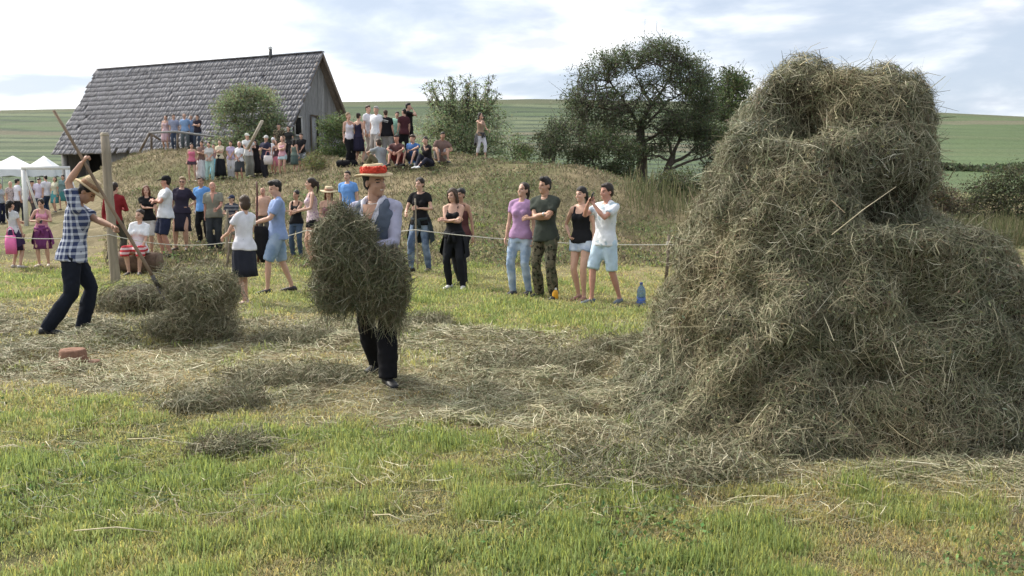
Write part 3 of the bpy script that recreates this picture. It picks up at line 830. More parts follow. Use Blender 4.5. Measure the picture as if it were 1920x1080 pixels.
    for q in (1, -1):
        el, wr = EL[q], WR[q]; d = wr - el; d /= np.linalg.norm(d)
        cen = T((0, -.05, 1.1)); n = cen - wr
        if grip and grip[0 if q > 0 else 1] is not None: n = Rw.T @ A3(*grip[0 if q > 0 else 1])
        n = n - d * (n @ d); n /= np.linalg.norm(n) + 1e-9; bb = np.cross(d, n); HF[q] = (wr, d, n, bb)
        B.ell(wr + d * .045, (.040 * (1 if male else .85), .052, .017), np.stack([bb, d, n], 1), 10, 8)
    fing = MB()
    for q in (1, -1):
        wr, d, n, bb = HF[q]; c = curl[0 if q > 0 else 1]; th = -q
        for i, (o_, L) in enumerate(zip((-.029, -.0095, .0095, .028), (.066, .078, .072, .056))):
            o2 = o_ * (-th) ; p0 = wr + d * .072 + bb * o2
            d1 = d * math.cos(c * .9) + n * math.sin(c * .9); d2 = d * math.cos(c * 2.3) + n * math.sin(c * 2.3); d3 = d * math.cos(c * 3.2) + n * math.sin(c * 3.2)
            p1 = p0 + d1 * L * .48; p2 = p1 + d2 * L * .32; fing.tube([p0 - d * .02, p1, p2, p2 + d3 * L * .26], [.0095, .009, .008, .006], 6)
        p0 = wr + d * .02 + bb * th * .026; p1 = p0 + (d * .6 + bb * th * .65 + n * .3) * .045; fing.tube([p0, p1, p1 + (d * .85 + n * (.2 + c * .6)) * .038], [.013, .011, .008], 6)
    fV = np.concatenate(fing.V) * s; fQ = np.concatenate(fing.Q); fT = np.concatenate(fing.T)
    hcs, Rhs = hc * s, Rh
    def post(V, Fq, ms=s):
        c = V[Fq].mean(1); l = ((c - hcs) @ Rhs) / ms; mi = np.zeros(len(Fq), np.int32)
        if lod == 2: return mi, (fV, fQ, fT)
        front = l[:, 1] < -.045
        for q in (1, -1):
            mi[front & (((l[:, 0] - q * .030) / .0125) ** 2 + ((l[:, 2] - .001) / .0055) ** 2 < 1)] = 1
            mi[front & (np.abs(l[:, 0] - q * .031) < .018) & (np.abs(l[:, 2] - .0205 - .004 * (1 - np.abs(l[:, 0] - q * .031) / .018)) < .0036)] = 2
        mo = front & (np.abs(l[:, 0]) < .023) & (np.abs(l[:, 2] + .062 - l[:, 0] ** 2 * 10) < .0055); mi[mo] = 3
        if smile: mi[front & (np.abs(l[:, 0]) < .018) & (np.abs(l[:, 2] + .061 - l[:, 0] ** 2 * 10) < .0030)] = 4
        return mi, (fV, fQ, fT)
    body = soft(B, 'person', [skin_mat(skin), M_EYE, hair_mat(hair[1] if hair else 'dark'), M_LIP, M_TOOTH], None, vox * s, post, s)
    hb = obj('head_form', BH.mesh('head_form', [], True, s))
    hmod = hb.modifiers.new('r', 'REMESH'); hmod.mode = 'VOXEL'; hmod.voxel_size = {0: .0055, 1: .0085, 2: .019}[lod] * s; hmod.use_smooth_shade = True
    hmod = hb.modifiers.new('s', 'SMOOTH'); hmod.factor = .5; hmod.iterations = {0: 5, 1: 4, 2: 2}[lod]
    JOBS[-1][3] = hb
    body.location = (w[0], Y, gz); body.rotation_euler = (0, 0, yw)
    tag(body, label, 'person', group)
    # ---- clothes
    P = body
    def sleeves(m, frac, inf):
        for q in (1, -1):
            sh, el, wr = SHL[q], EL[q], WR[q]; ak = 1.0 if male else .82
            m.ell(sh, np.array((.050, .050, .050)) * ak + inf * .75)
            if frac <= 1: m.tube([sh, sh * (1 - frac / 2) + el * frac / 2, sh * (1 - frac) + el * frac], np.array([.050 * ak + inf * .8, .049 * ak + inf, .047 * ak + inf * 1.35]), 12)
            else:
                f = frac - 1; e = el * (1 - f) + wr * f
                m.tube([sh, sh * .5 + el * .5, el, el * .5 + e * .5, e], [.048 * ak + inf * .5, .044 * ak + inf * .5, .040 * ak + inf * .5, .037 * ak + inf * .6, .027 * ak + inf * .6], 12)
    if tk != 'none':
        m = MB(); cm = cloth(*tops[1:4]) if not isinstance(tops[1], bpy.types.Material) else tops[1]
        if tk in ('tee', 'shirt', 'long', 'polo', 'blouse'):
            hem = .84 if male else .875
            if len(tops) > 4: hem = tops[4]
            tor(m, 1, .017 if male else .014, hem, 1.445, .022, .84); traps(m, .010)
            if not male:
                for q in (1, -1): m.ell(T((q * .062, -.085, 1.275)), (.066, .062, .066), Rt)
            sleeves(m, {'tee': .62 if male else .5, 'polo': .66, 'shirt': .75, 'long': 1.96, 'blouse': .8}[tk], (.015 if male else .011) if tk != 'blouse' else .017)
            nm = {'tee': 't_shirt', 'polo': 'polo_shirt', 'shirt': 'shirt', 'long': 'long_sleeved_shirt', 'blouse': 'blouse'}[tk]
        elif tk in ('tank', 'dress', 'cami'):
            tor(m, 1, .013, .885, 1.345 if tk != 'cami' else 1.32, .018, .85)
            if not male:
                for q in (1, -1): m.ell(T((q * .062, -.085, 1.275)), (.065, .062, .062), Rt)
            for q in (1, -1): m.tube([T((q * .088, -.085, 1.32)), T((q * .095, -.02, 1.452)), T((q * .09, .065, 1.38)), T((q * .08, .085, 1.3))], .022 if tk != 'cami' else .013, 6)
            if tk == 'dress': None
            nm = {'tank': 'tank_top', 'dress': 'dress_bodice', 'cami': 'camisole'}[tk]
        soft(m, nm, [cm], P, vox * s, None, s, 2, .008)
    if bk != 'none':
        cm = cloth(*bot[1:]); m = MB()
        if bk in ('jeans', 'trousers', 'shorts', 'capri', 'mini', 'bermuda'):
            inf = .011 if bk in ('jeans', 'capri') else (.015 if bk == 'trousers' else .020)
            tor(m, 1, .012, .83, 1.02 if not male else .99)
            frac = {'jeans': 2, 'trousers': 2, 'capri': 1.55, 'bermuda': 1.02, 'shorts': .88, 'mini': .38}[bk]
            for q in (1, -1):
                hp, kn, an = HIP[q], KN[q], AN[q]; kb = b * (1 if male else .98)
                if frac <= 1.05:
                    e = hp + (kn - hp) * frac; m.tube([hp + (0, 0, .02), hp * .5 + e * .5, e], [.088 * kb + inf, .086 * kb + inf, (.088 - .03 * frac) * kb + inf * 1.5], 14)
                else:
                    f = min(1, frac - 1); e = kn + (an + A3(0, 0, -.035) - kn) * f; wide = .016 if bk == 'trousers' else 0
                    m.tube([hp + (0, 0, .02), hp * .6 + kn * .4, kn, kn * .6 + e * .4, e], [.088 * kb + inf, .082 * kb + inf, .058 * kb + inf, .057 * kb + inf + wide * .7, .042 * kb + inf + wide], 14)
            soft(m, {'jeans': 'jeans', 'trousers': 'trousers', 'capri': 'capri_trousers', 'bermuda': 'shorts', 'shorts': 'shorts', 'mini': 'hot_pants'}[bk], [cm], P, vox * s, None, s, 2, .009)
        elif bk in ('skirt', 'longskirt', 'fullskirt'):
            if stance == 'stand':
                hem, wd = {'skirt': (.46, .215), 'longskirt': (.10, .27), 'fullskirt': (.50, .33)}[bk]
                rr = [(0, 0, hem, wd, wd * .9), (0, 0, hem + .25 * (1 - hem), wd * .92, wd * .82), (0, 0, .80, .205, .165), (0, 0, .92, .185, .14), (0, 0, 1.03, .148, .115), (0, 0, 1.06, .138, .107)]
                m.loft(rr, 54, None, pel - A3(0, 0, .92), 1, .055, 11, True)
                hard(m, 'skirt', cm, P, s)
            else:
                for q in (1, -1):
                    m.tube([HIP[q] + (0, 0, .03), HIP[q] * .5 + KN[q] * .5, KN[q] + (KN[q] - HIP[q]) * .03, KN[q] + A3(q * .01, -.05, -.14)], [.105, .10, .092, .085], 14)
                m.ell((HIP[1] + HIP[-1] + KN[1] + KN[-1]) / 4, (.14, .20, .075)); tor(m, 1, .012, .92, 1.04)
                soft(m, 'skirt', [cm], P, vox * s, None, s, 2, .008)
    # ---- shoes
    if shoes is not None:
        cm = simple('shoe_%.2f_%.2f_%.2f' % tuple(shoes), shoes, .55, .2, 20)
        for q in (1, -1):
            m = MB(); an = AN[q]; rz = Rz(fyaw[q]); g = an[2] - .09
            rr = []
            for t, wd, hh in ((-.075, .018, .05), (-.06, .034, .075), (-.01, .038, .085), (.05, .040, .068), (.11, .045, .05), (.155, .040, .038), (.185, .018, .026)):
                rr.append((t, wd, hh))
            nn = 10; V = []
            for t, wd, hh in rr:
                for j in range(nn):
                    a = j / nn * 2 * math.pi; x = wd * math.cos(a); zz = hh * .5 + hh * .5 * math.sin(a); zz = max(zz, .004)
                    if math.sin(a) < -.3: x *= 1.12
                    V.append(rz @ A3(x, -t, zz) + A3(an[0], an[1], g))
            k = len(rr); V = np.array(V); i0 = np.arange(nn); i1 = (i0 + 1) % nn
            Q = np.concatenate([np.stack([r_ * nn + i0, r_ * nn + i1, (r_ + 1) * nn + i1, (r_ + 1) * nn + i0], 1) for r_ in range(k - 1)])
            V = np.concatenate([V, [V[:nn].mean(0), V[-nn:].mean(0)]])
            T_ = np.concatenate([np.stack([np.full(nn, k * nn), i1, i0], 1), np.stack([np.full(nn, k * nn + 1), (k - 1) * nn + i0, (k - 1) * nn + i1], 1)])
            m.add(V, Q, T_); hard(m, 'shoe', cm, P, s)
    # ---- hair
    if hair:
        m = MB(); hk_, hcol = hair[0], hair[1]
        if hk_ == 'bald':
            m.ell(hd((0, .045, -.01)), (.078, .062, .05), Rh)
        else:
            m.ell(hd((0, .024, .046)), (.0815, .096, .086), Rh, 16, 10); m.ell(hd((0, .052, -.012)), (.068, .056, .07), Rh)
            if hk_ == 'short': m.ell(hd((0, -.045, .092)), (.052, .04, .026), Rh)
            if hk_ == 'quiff': m.ell(hd((0, -.05, .10)), (.055, .042, .036), Rh)
            if hk_ == 'long':
                m.ell(hd((0, .065, -.10)), (.082, .048, .16), Rh)
                for q in (1, -1): m.tube([hd((q * .055, -.03, .07)), hd((q * .082, -.02, .0)), hd((q * .086, .0, -.08)), hd((q * .075, .02, -.2))], [.024, .022, .024, .012], 8)
            if hk_ == 'bob':
                m.ell(hd((0, .045, -.03)), (.088, .075, .10), Rh)
            if hk_ == 'pony': m.tube([hd((0, .09, .05)), hd((0, .14, .03)), hd((0, .155, -.06)), hd((0, .13, -.22))], [.024, .033, .032, .010], 8)
            if hk_ == 'bun': m.ell(hd((0, .10, .07)), (.044, .042, .044), Rh)
            if hk_ == 'sidepony': m.tube([hd((.03, .09, .0)), hd((.075, .07, -.08)), hd((.085, .02, -.18)), hd((.085, -.02, -.30))], [.03, .036, .032, .010], 8)
        soft(m, 'hair', [hair_mat(hcol)], P, max(.011, vox * .8) * s, None, s, 1, .008)
    if glasses:
        m = MB()
        for q in (1, -1): m.ell(hd((q * .031, -.094, -.001)), (.025, .008, .017), Rh, 10, 6); m.beam(hd((q * .056, -.085, .002)), hd((q * .078, .0, .0)), .006)
        m.beam(hd((-.03, -.098, .004)), hd((.03, -.098, .004)), .006); hard(m, 'sunglasses', M_EYE, P, s)
    if hat: make_hat(hat, hd, Rh, P, s)
    ctx = dict(body=body, hd=hd, T=T, Rt=Rt, Rh=Rh, WR=WR, EL=EL, AN=AN, HIP=HIP, SHL=SHL, s=s, Rw=Rw, base=A3(w[0], Y, gz), H=H, HF=HF, pel=pel, vox=vox, tor=tor, rings=rings)
    ctx['world'] = lambda p: ctx['base'] + Rw @ (np.asarray(p, float) * s)
    for e in extra: e(ctx)
    return ctx
def lathe_hat(m, prof, hd, Rh, n=28, wave=0.0, squash=(1, 1.12), tilt=0.0, zoff=.06):
    a = np.arange(n) / n * 2 * np.pi; V = []
    for r, z in prof:
        zz = z + wave * np.cos(2 * a) * (r / .17) ** 2
        V.append(np.stack([r * np.cos(a) * squash[0], r * np.sin(a) * squash[1] + .012, zz + zoff], 1) @ Rx(tilt).T @ Rh.T + hd((0, 0, 0)))
    k = len(prof); V = np.concatenate(V); i0 = np.arange(n); i1 = (i0 + 1) % n
    Q = np.concatenate([np.stack([r_ * n + i0, r_ * n + i1, (r_ + 1) * n + i1, (r_ + 1) * n + i0], 1) for r_ in range(k - 1)])
    m.add(V, Q, np.stack([np.full(n - 2, (k - 1) * n), (k - 1) * n + i0[1:-1], (k - 1) * n + i1[1:-1]], 1))
def straw_mat(name, c):
    return simple(name, c, .85, .3, 60, .5, stretch=(1, 1, 6))
def make_hat(hat, hd, Rh, P, s):
    kind = hat[0]
    if kind in ('straw', 'boater', 'felt', 'sun'):
        br = {'straw': .16, 'boater': .145, 'felt': .16, 'sun': .19}[kind]; hh = .105 if kind != 'boater' else .086
        m = MB(); wv = .012
        lathe_hat(m, [(.088, .0), (br, -.012), (br + .004, -.006), (br, .0), (.092, .010), (.089, .03), (.085, hh * .75), (.072, hh), (.03, hh - .008), (.005, hh - .012)], hd, Rh, 32, wv, tilt=hat[3] if len(hat) > 3 else -.06)
        mm = straw_mat('hat_%.2f' % hat[1][0], hat[1])
        h = hard(m, 'hat', mm, P, s)
        if hat[2]:
            m = MB(); rng = np.random.default_rng(3)
            lathe_hat(m, [(.091, .008), (.097, .012), (.096, .060 if kind == 'boater' else .05), (.090, .066 if kind == 'boater' else .056), (.08, .05 if kind == 'boater' else .05)], hd, Rh, 32, .003, tilt=hat[3] if len(hat) > 3 else -.06)
            if kind == 'boater':
                for k in range(90):
                    a = rng.uniform(0, 6.28); r_ = .093; c = Rh @ (Rx(hat[3]) @ A3(r_ * math.cos(a), r_ * 1.12 * math.sin(a) + .012, .06 + rng.uniform(.018, .064))) + hd((0, 0, 0))
                    m.ell(c, rng.uniform(.008, .015, 3), Rh @ Rz(rng.uniform(0, 3)), 6, 5)
            bd = hard(m, 'hat_band', simple('band_%.2f_%.2f' % (hat[2][0], hat[2][1]), hat[2], .8, .3, 40), P, s); bd.parent = h
    elif kind == 'cap':
        m = MB(); m.ell(hd((0, .014, .058)), (.086, .102, .080), Rh, 16, 10)
        V = []
        for i, r_ in enumerate((.08, .12, .155, .168)):
            for j in range(9):
                a = (j / 8 - .5) * 1.7 * (1 - .12 * i); V.append(hd((r_ * math.sin(a) * .78, -r_ * math.cos(a) + .0, .052 - .012 * i)))
        V = np.array(V); Q = np.concatenate([[[i * 9 + j, i * 9 + j + 1, (i + 1) * 9 + j + 1, (i + 1) * 9 + j] for j in range(8)] for i in range(3)])
        m.add(np.concatenate([V, V + Rh @ A3(0, 0, .006)]), np.concatenate([Q, Q + 36]))
        hard(m, 'cap', cloth(hat[1]), P, s)
    elif kind == 'scarf':
        m = MB(); m.ell(hd((0, .022, .04)), (.088, .104, .094), Rh, 14, 9); m.ell(hd((0, .07, -.03)), (.05, .05, .07), Rh); hard(m, 'headscarf', cloth(hat[1]), P, s)
# things held or worn that need the figure's frame
def x_tied(col):                       # garment knotted round the hips, sleeves hanging
    def f(c):
        m = MB(); off = c['pel'] - A3(0, 0, .92)
        a = np.linspace(-.15 * np.pi, 1.15 * np.pi, 26); V = []
        for z, rx in ((1.0, .168), (.92, .200), (.78, .235), (.64, .255), (.57, .262)):
            V.append(np.stack([rx * np.cos(a) * (1 + .05 * np.sin(a * 9)), rx * .86 * np.sin(a) * (1 + .05 * np.sin(a * 9)), np.full(26, z) + (.05 * np.sin(a * 2.2) if z < .7 else 0)], 1))
        V = np.concatenate(V) + off; Q = np.concatenate([[[k * 26 + j, k * 26 + j + 1, (k + 1) * 26 + j + 1, (k + 1) * 26 + j] for j in range(25)] for k in range(4)])
        m.add(V, Q)
        m.tube([off + A3(.16, -.05, .99), off + A3(.05, -.135, .97), off + A3(-.02, -.15, .955), off + A3(-.05, -.17, .80)], [.03, .035, .032, .03], 8)
        m.tube([off + A3(-.16, -.05, .99), off + A3(-.04, -.135, .97), off + A3(.03, -.155, .95), off + A3(.06, -.17, .82)], [.03, .035, .032, .03], 8)
        o = hard(m, 'tied_jacket', cloth(col), c['body'], c['s'])
    return f
def held(name, label, cat, build, col=None):
    """a thing of its own in a hand: build(ctx) -> MB in world space"""
    def f(c):
        r = build(c)
    return f
def vpatch(z0, z1, wmax, inf, mat_, name, parent_key='body'):
    def f(c):
        zs = [r[2] for r in c['rings']]; V = []; nx = 9; nz = 7
        for z in np.linspace(z0, z1, nz):
            w = wmax * (z - z0) / (z1 - z0) + .002; rx = np.interp(z, zs, [r[3] for r in c['rings']]) + inf; ry = np.interp(z, zs, [r[4] for r in c['rings']]) + inf; cy = np.interp(z, zs, [r[1] for r in c['rings']])
            for x in np.linspace(-w, w, nx): V.append(c['T']((x, cy - ry * math.sqrt(max(.02, 1 - (x / rx) ** 2)), z)))
        m = MB(); m.add(V, [[i * nx + j, i * nx + j + 1, (i + 1) * nx + j + 1, (i + 1) * nx + j] for i in range(nz - 1) for j in range(nx - 1)])
        hard(m, name, mat_, c['body'], c['s'])
    return f
def phone_in(q=1, label='dark mobile phone held in both hands'):
    def f(c):
        wr, d, n, bb = c['HF'][q]; p = c['world'](wr + d * .10 + n * .022)
        M = c['Rw'] @ np.stack([bb, d, n], 1)
        r = empty('mobile_phone', tuple(p)); tag(r, label, 'phone')
        m = MB(); m.box((0, 0, 0), (.072, .145, .009), M); o = m.build('phone_case', simple('phone_black', (.015, .015, .017), .3, .1), r, bev=.003)
        m = MB(); m.box(M @ A3(0, 0, .0058), (.064, .134, .002), M); m.build('phone_screen', simple('phone_glass', (.03, .035, .045), .1, .1), r)
    return f
def stick_in(top_px, bot_px, Y0, Y1, rad, label, name='wooden_stick', m_=None, cat='stick', tip=None):
    a = at(top_px[0], top_px[1], Y0); b = at(bot_px[0], bot_px[1], Y1)
    r = empty(name, tuple(b)); tag(r, label, cat)
    m = MB(); n = 8; m.tube([(a - b) * t + A3(.006 * math.sin(t * 9), 0, 0) for t in np.linspace(0, 1, n)], np.linspace(rad * 1.1, rad * .85, n), 8)
    m.build('shaft', m_ or M_POST, r, True)
    if tip: tip(r, a - b, b)
    return r
def finish_people():
    bpy.context.view_layer.update()
    dg = bpy.context.evaluated_depsgraph_get()
    def grab(o):
        ev = o.evaluated_get(dg); me = ev.to_mesh(); nv = len(me.vertices); V = np.empty(nv * 3, np.float32); me.vertices.foreach_get('co', V)
        L = np.empty(len(me.loops), np.int32); me.loops.foreach_get('vertex_index', L)
        Nn = np.empty(nv * 3, np.float32); me.vertices.foreach_get('normal', Nn)
        ev.to_mesh_clear(); return V.reshape(-1, 3), L.reshape(-1, 4), Nn.reshape(-1, 3)
    new = []
    for o, post, wr, hb in JOBS:
        V, Q, Nn = grab(o)
        if wr:
            sd = len(new) % 97; q = V * [1, 1, .55]; V = V + Nn * ((wr * vnoise(q, 13, sd) + wr * .6 * vnoise(V, 26, sd + 1))[:, None])
        new.append((o, V, Q, post, grab(hb)[:2] if hb else None))
    for o, V, Q, post, hd_ in new:
        mats = list(o.data.materials)
        if post is not None:
            hV, hQ = hd_; mi, (fV, fQ, fT) = post(hV, hQ); n = len(V); n2 = n + len(hV)
            me = mesh_np('body', np.concatenate([V, hV, fV]), [Q, hQ + n, fQ + n2, fT + n2], mats, None, True, np.concatenate([np.zeros(len(Q), np.int32), mi, np.zeros(len(fQ) + len(fT), np.int32)]))
        else: me = mesh_np(o.name.split('.')[0], V, [Q], mats, None, True)
        o.modifiers.clear(); o.data = me
    for j in JOBS:
        if j[3]: bpy.data.objects.remove(j[3])

# ------------------------------------------------------------------ the two men at work
WHITE = (.74, .74, .76); BLACK = (.013, .013, .015); NAVY = (.025, .03, .06); JEAN = (.10, .14, .23); LJEAN = (.30, .38, .50)
GS = 'spectators standing behind the rope'; GM = 'spectators lined up on the slope below the barn'; GT = 'people on top of the bank'; GR = 'people at the railing'; GC = 'crowd near the tents'
def vest(c):
    m = MB(); c['tor'](m, 1.0, .030, .93, 1.405, .004, .88)
    for q in (1, -1):
        m.tube([c['T']((q * .10, -.09, 1.34)), c['T']((q * .105, -.06, 1.43)), c['T']((q * .11, .0, 1.462)), c['T']((q * .10, .08, 1.40))], [.04, .042, .040, .045], 10)
    soft(m, 'waistcoat', [cloth((.105, .125, .165))], c['body'], c['vox'] * c['s'], None, c['s'], 2, .004)
    m = MB()
    for q in (1, -1):
        m.tube([c['T']((q * .03, .085, 1.485)), c['T']((q * .075, .03, 1.50)), c['T']((q * .075, -.045, 1.475)), c['T']((q * .055, -.112, 1.40))], [.020, .022, .024, .012], 7)
    hard(m, 'collar', cloth((.62, .60, .66)), c['body'], c['s'])
    m = MB(); m.tube([c['T']((.02 * math.cos(a) * 3.1, .01 + .066 * math.sin(a), 1.487 - .03 * max(0, -math.sin(a)))) for a in np.linspace(0, 2 * math.pi, 20)], .0035, 5); hard(m, 'neck_chain', simple('silver_chain', (.7, .68, .62), .3, .1, metal=.7), c['body'], c['s'])
bx_, by_ = 706, 706
def buttons(c):
    m = MB()
    for k in range(4): m.ell(c['T']((.006, -.150, 1.20 - k * .07)), (.008, .005, .008), None, 6, 5)
    hard(m, 'button', M_EYE, c['body'], c['s'])
carrier = person(714, 712, 300, 'man in red flower banded hat and waistcoat carrying an armful of hay', yaw=-16, sex='m', tops=('long', (.40, .39, .50)), bot=('trousers', (.010, .010, .012)),
    hair=('short', 'black'), shoes=(.012, .012, .013), arms=(((.02, -.28, 1.10), (1, .4, -.8)), ((.22, -.42, 1.05), (1, .2, -.6))), head=(64, 3), hat=('boater', (.50, .39, .24), (.58, .06, .035), -.05),
    skin='tan', lean=.06, side=-.03, lod=0, H=1.76, feet_xy=((.16, -.22, 0, .75), (-.12, .20, .03, -.1)), extra=(vest, buttons, vpatch(1.16, 1.445, .105, .040, cloth((.62, .60, .66)), 'shirt_front'), vpatch(1.25, 1.46, .062, .046, skin_mat('tan'), 'open_neckline')), smile=True, curl=(.55, .6), build=1.04)
py_ = gp(150, 628)[1]; wx = at(150, 628, py_)[0]
uh = at(154, 305, py_ - .12); lh = at(231, 435, py_ - .08)
def belt(c):
    m = MB(); m.loft([(0, 0, .985, .172, .128), (0, 0, 1.022, .170, .126)], 24, c['Rt'], c['pel'] - c['Rt'] @ A3(0, 0, .92)); hard(m, 'belt', simple('belt_leather', (.02, .015, .012), .5, .2), c['body'], c['s'])
forker = person(152, 626, 335, 'man in blue plaid shirt and straw hat swinging a hay fork', Y=py_, yaw=112, sex='m', tops=('shirt', (.045, .06, .13), 'plaid', (.62, .65, .72)), bot=('trousers', (.014, .017, .026)),
    hair=('short', 'black'), shoes=(.02, .02, .025), hands_w=((lh, (0, .3, -1)), (uh, (-1, -.2, .2))), head=(-12, 34), lean=.16, hat=('straw', (.50, .38, .22), (.28, .17, .10), -.10), skin='tan', lod=0, H=1.74,
    feet_xy=((.14, .0, 0, .1), (-.10, .33, .04, -.25)), extra=(belt,), curl=(1.0, 1.0), hip=(0, .04, .90))
def fork_tip(r, d, b):
    d = d / np.linalg.norm(d); s = np.cross(d, A3(0, 1, 0)); s /= np.linalg.norm(s); n = np.cross(d, s)
    m_ = simple('worn_steel', (.09, .085, .08), .45, .3, metal=.6)
    m = MB(); m.tube([d * .12, d * -.02], .024, 8); m.build('ferrule', m_, r, True)
    for k in (-1, 0, 1):
        m = MB(); m.tube([d * .0, n * k * .05 - d * .03, n * k * .085 - d * .12 - s * .02, n * k * .09 - d * .24 - s * .03, n * k * .085 - d * .35 + s * .0], [.011, .010, .009, .008, .004], 7); m.build('tine', m_, r, True)
stick_in((100, 207), (296, 535), py_ - .12, py_ - .1, .019, 'long wooden hay fork gripped by the man in plaid', 'hay_fork', simple('fork_shaft', (.20, .14, .09), .6, .3, 4, .2, stretch=(3, 3, .5)), 'hay fork', fork_tip)

# ------------------------------------------------------------------ spectators behind the rope
def pink_bag(c):
    p = c['world'](c['T']((-.06, .20, .86))); r = empty('tote_bag', tuple(p)); tag(r, 'bright pink bag hanging behind the girl with a plait', 'bag')
    pm = simple('pink_plastic', (.75, .16, .38), .5, .1)
    m = MB(); m.loft([(0, 0, -.36, .105, .03), (0, 0, -.2, .11, .045), (0, 0, 0, .10, .03)], 14, None, (0, 0, 0), .6); m.build('bag_body', pm, r)
    m = MB(); m.tube([(-.07, 0, 0), (-.05, 0, .12), (.0, 0, .16), (.05, 0, .12), (.07, 0, 0)], .01, 6); m.build('strap', pm, r, True)
def plait(c):
    m = MB(); pts = [c['hd']((0, .10, .0)), c['hd']((.02, .13, -.10)), c['hd']((.04, .13, -.22)), c['hd']((.04, .12, -.36))]; m.tube(pts, [.03, .034, .028, .012], 8); hard(m, 'plait', hair_mat('black'), c['body'], c['s'])
person(32, 508, 376, 'girl with a black plait, white top and jacket round her hips', yaw=155, tops=('tee', (.60, .60, .62)), bot=('skirt', (.035, .022, .05)), hair=('pony', 'black'), shoes=(.5, .46, .42), arms=('chest', 'down'),
       extra=(x_tied((.05, .03, .075)), pink_bag, plait), group=GS, lod=1)
person(83, 506, 372, 'girl in pink top and purple skirt looking at a phone', yaw=15, tops=('tank', (.62, .27, .36)), bot=('skirt', (.17, .045, .14)), hair=('bun', 'dark'), shoes=(.55, .45, .38), arms=('chest', 'chest'), head=(0, 32),
       extra=(x_tied((.20, .05, .16)), phone_in(-1, 'dark phone in the hands of the girl in pink')), group=GS)
person(217, 480, 342, 'person in dark red top half hidden by the wooden post', Y=18.5, yaw=170, sex='m', tops=('long', (.23, .025, .03)), bot=('trousers', (.07, .065, .05)), hair=('short', 'dark'), group=GS, arms=('down', 'chest'))
person(262, 512, 396, 'smiling girl in white blouse and red skirt seated on a log', Y=16.6, yaw=8, tops=('blouse', WHITE), bot=('skirt', (.46, .045, .055), 'stripe', (.60, .42, .42)), hair=('bun', 'dark'), shoes=(.04, .03, .03), arms=('lap', 'lap'), stance='bench', hip=.48, H=1.60, smile=True, group=GS)
person(281, 490, 348, 'woman in black top and white shorts beside the man in white', Y=19.3, yaw=12, tops=('tee', BLACK), bot=('bermuda', (.70, .68, .66)), hair=('long', 'red'), shoes=(.1, .07, .05), arms=('down', 'cross'), group=GS)
person(314, 490, 330, 'man in black cap, white t-shirt and dark shorts with crossed arms', Y=18.9, yaw=-48, sex='m', tops=('tee', (.66, .67, .70)), bot=('bermuda', NAVY), hair=('short', 'black'), shoes=(.05, .05, .055), arms=('cross', 'crossu'), hat=('cap', (.015, .015, .017)), head=(-25, 0), skin='red', group=GS, build=1.15)
person(344, 490, 331, 'woman in navy dress and dark sunglasses', Y=19.6, yaw=10, tops=('blouse', (.035, .03, .05)), bot=('skirt', (.03, .028, .045)), hair=('short', 'fair'), shoes=(.08, .06, .05), arms=('hip', 'down'), glasses=True, group=GS, build=1.15)
def cup_in(q, label, col):
    def f(c):
        wr, d, n, bb = c['HF'][q]; p = c['world'](wr + d * .08 + n * .03); r = empty('drinking_cup', tuple(p)); tag(r, label, 'cup')
        m = MB(); m.tube([(0, 0, -.05), (0, 0, .05)], [.028, .036], 12); m.build('cup_wall', simple('cup_%.2f' % col[0], col, .4, .1), r)
        m = MB(); m.tube([(0, 0, .048), (0, 0, .055)], [.039, .039], 12); m.build('rim', M_WHITE, r)
    return f
person(384, 478, 332, 'man in bright blue t-shirt behind the bald man', Y=21.0, yaw=-10, sex='m', tops=('tee', (.13, .30, .62)), bot=('trousers', BLACK), hair=('short', 'dark'), skin='tan', arms=('down', 'down'), group=GS, extra=(cup_in(-1, 'small pale cup in the hand of the man in blue', (.7, .7, .66)),))
person(405, 486, 341, 'bald older man in open grey green shirt and dark trousers', Y=19.6, yaw=6, sex='m', tops=('shirt', (.23, .225, .18)), bot=('trousers', (.045, .05, .055)), hair=('bald', 'grey'), skin='red', arms=('hold', 'down'), shoes=(.12, .09, .06), group=GS, build=1.2, extra=(vpatch(1.22, 1.45, .05, .046, skin_mat('red'), 'open_neckline'),))
person(437, 492, 366, 'boy in dark cap and dark striped shirt', Y=19.4, yaw=-15, sex='m', tops=('tee', (.04, .045, .06), 'stripe', (.16, .16, .17)), bot=('bermuda', (.2, .19, .15)), hair=('short', 'dark'), hat=('cap', (.05, .06, .10)), shoes=(.1, .1, .1), arms=('hold', 'chest'), group=GS)
person(461, 570, 367, 'woman with short brown hair, white t-shirt and black skirt, back turned', yaw=-122, tops=('tee', (.72, .71, .75)), bot=('skirt', (.028, .03, .042)), hair=('bob', 'brown'), shoes=(.45, .33, .27), arms=('hold', 'chest'), head=(-12, 0), group=GS, skin='fair')
fw = gp(520, 549)[1]
stick_in((426, 393), (424, 470), 15.0, 15.0, .022, 'pale stick held upright by the woman in black skirt', 'wooden_stick')
stick_in((436, 420), (425, 500), 15.6, 15.4, .02, 'brown wooden stick beside the woman in black skirt', 'wooden_stick', M_BEAM)
person(523, 549, 338, 'tall man in pale blue shirt and denim shorts facing left', yaw=-70, sex='m', tops=('shirt', (.26, .34, .55)), bot=('bermuda', (.22, .31, .45), 'faded', (.32, .40, .52)), hair=('quiff', 'black'), shoes=(.04, .035, .035), arms=('hold', 'hold'), head=(0, 14), group=GS,
       feet_xy=((.12, -.18, 0, .1), (-.12, .22, 0, -.3)), skin='fair')
fl = stick_in((481, 340), (484, 492), fw - .1, fw - .1, .016, 'dark pole with a furled black cloth before the man in blue', 'flag_pole', simple('dark_red_pole', (.09, .03, .025), .5, .2), 'flag')
m = MB(); q0 = at(484, 492, fw - .1); ring = []
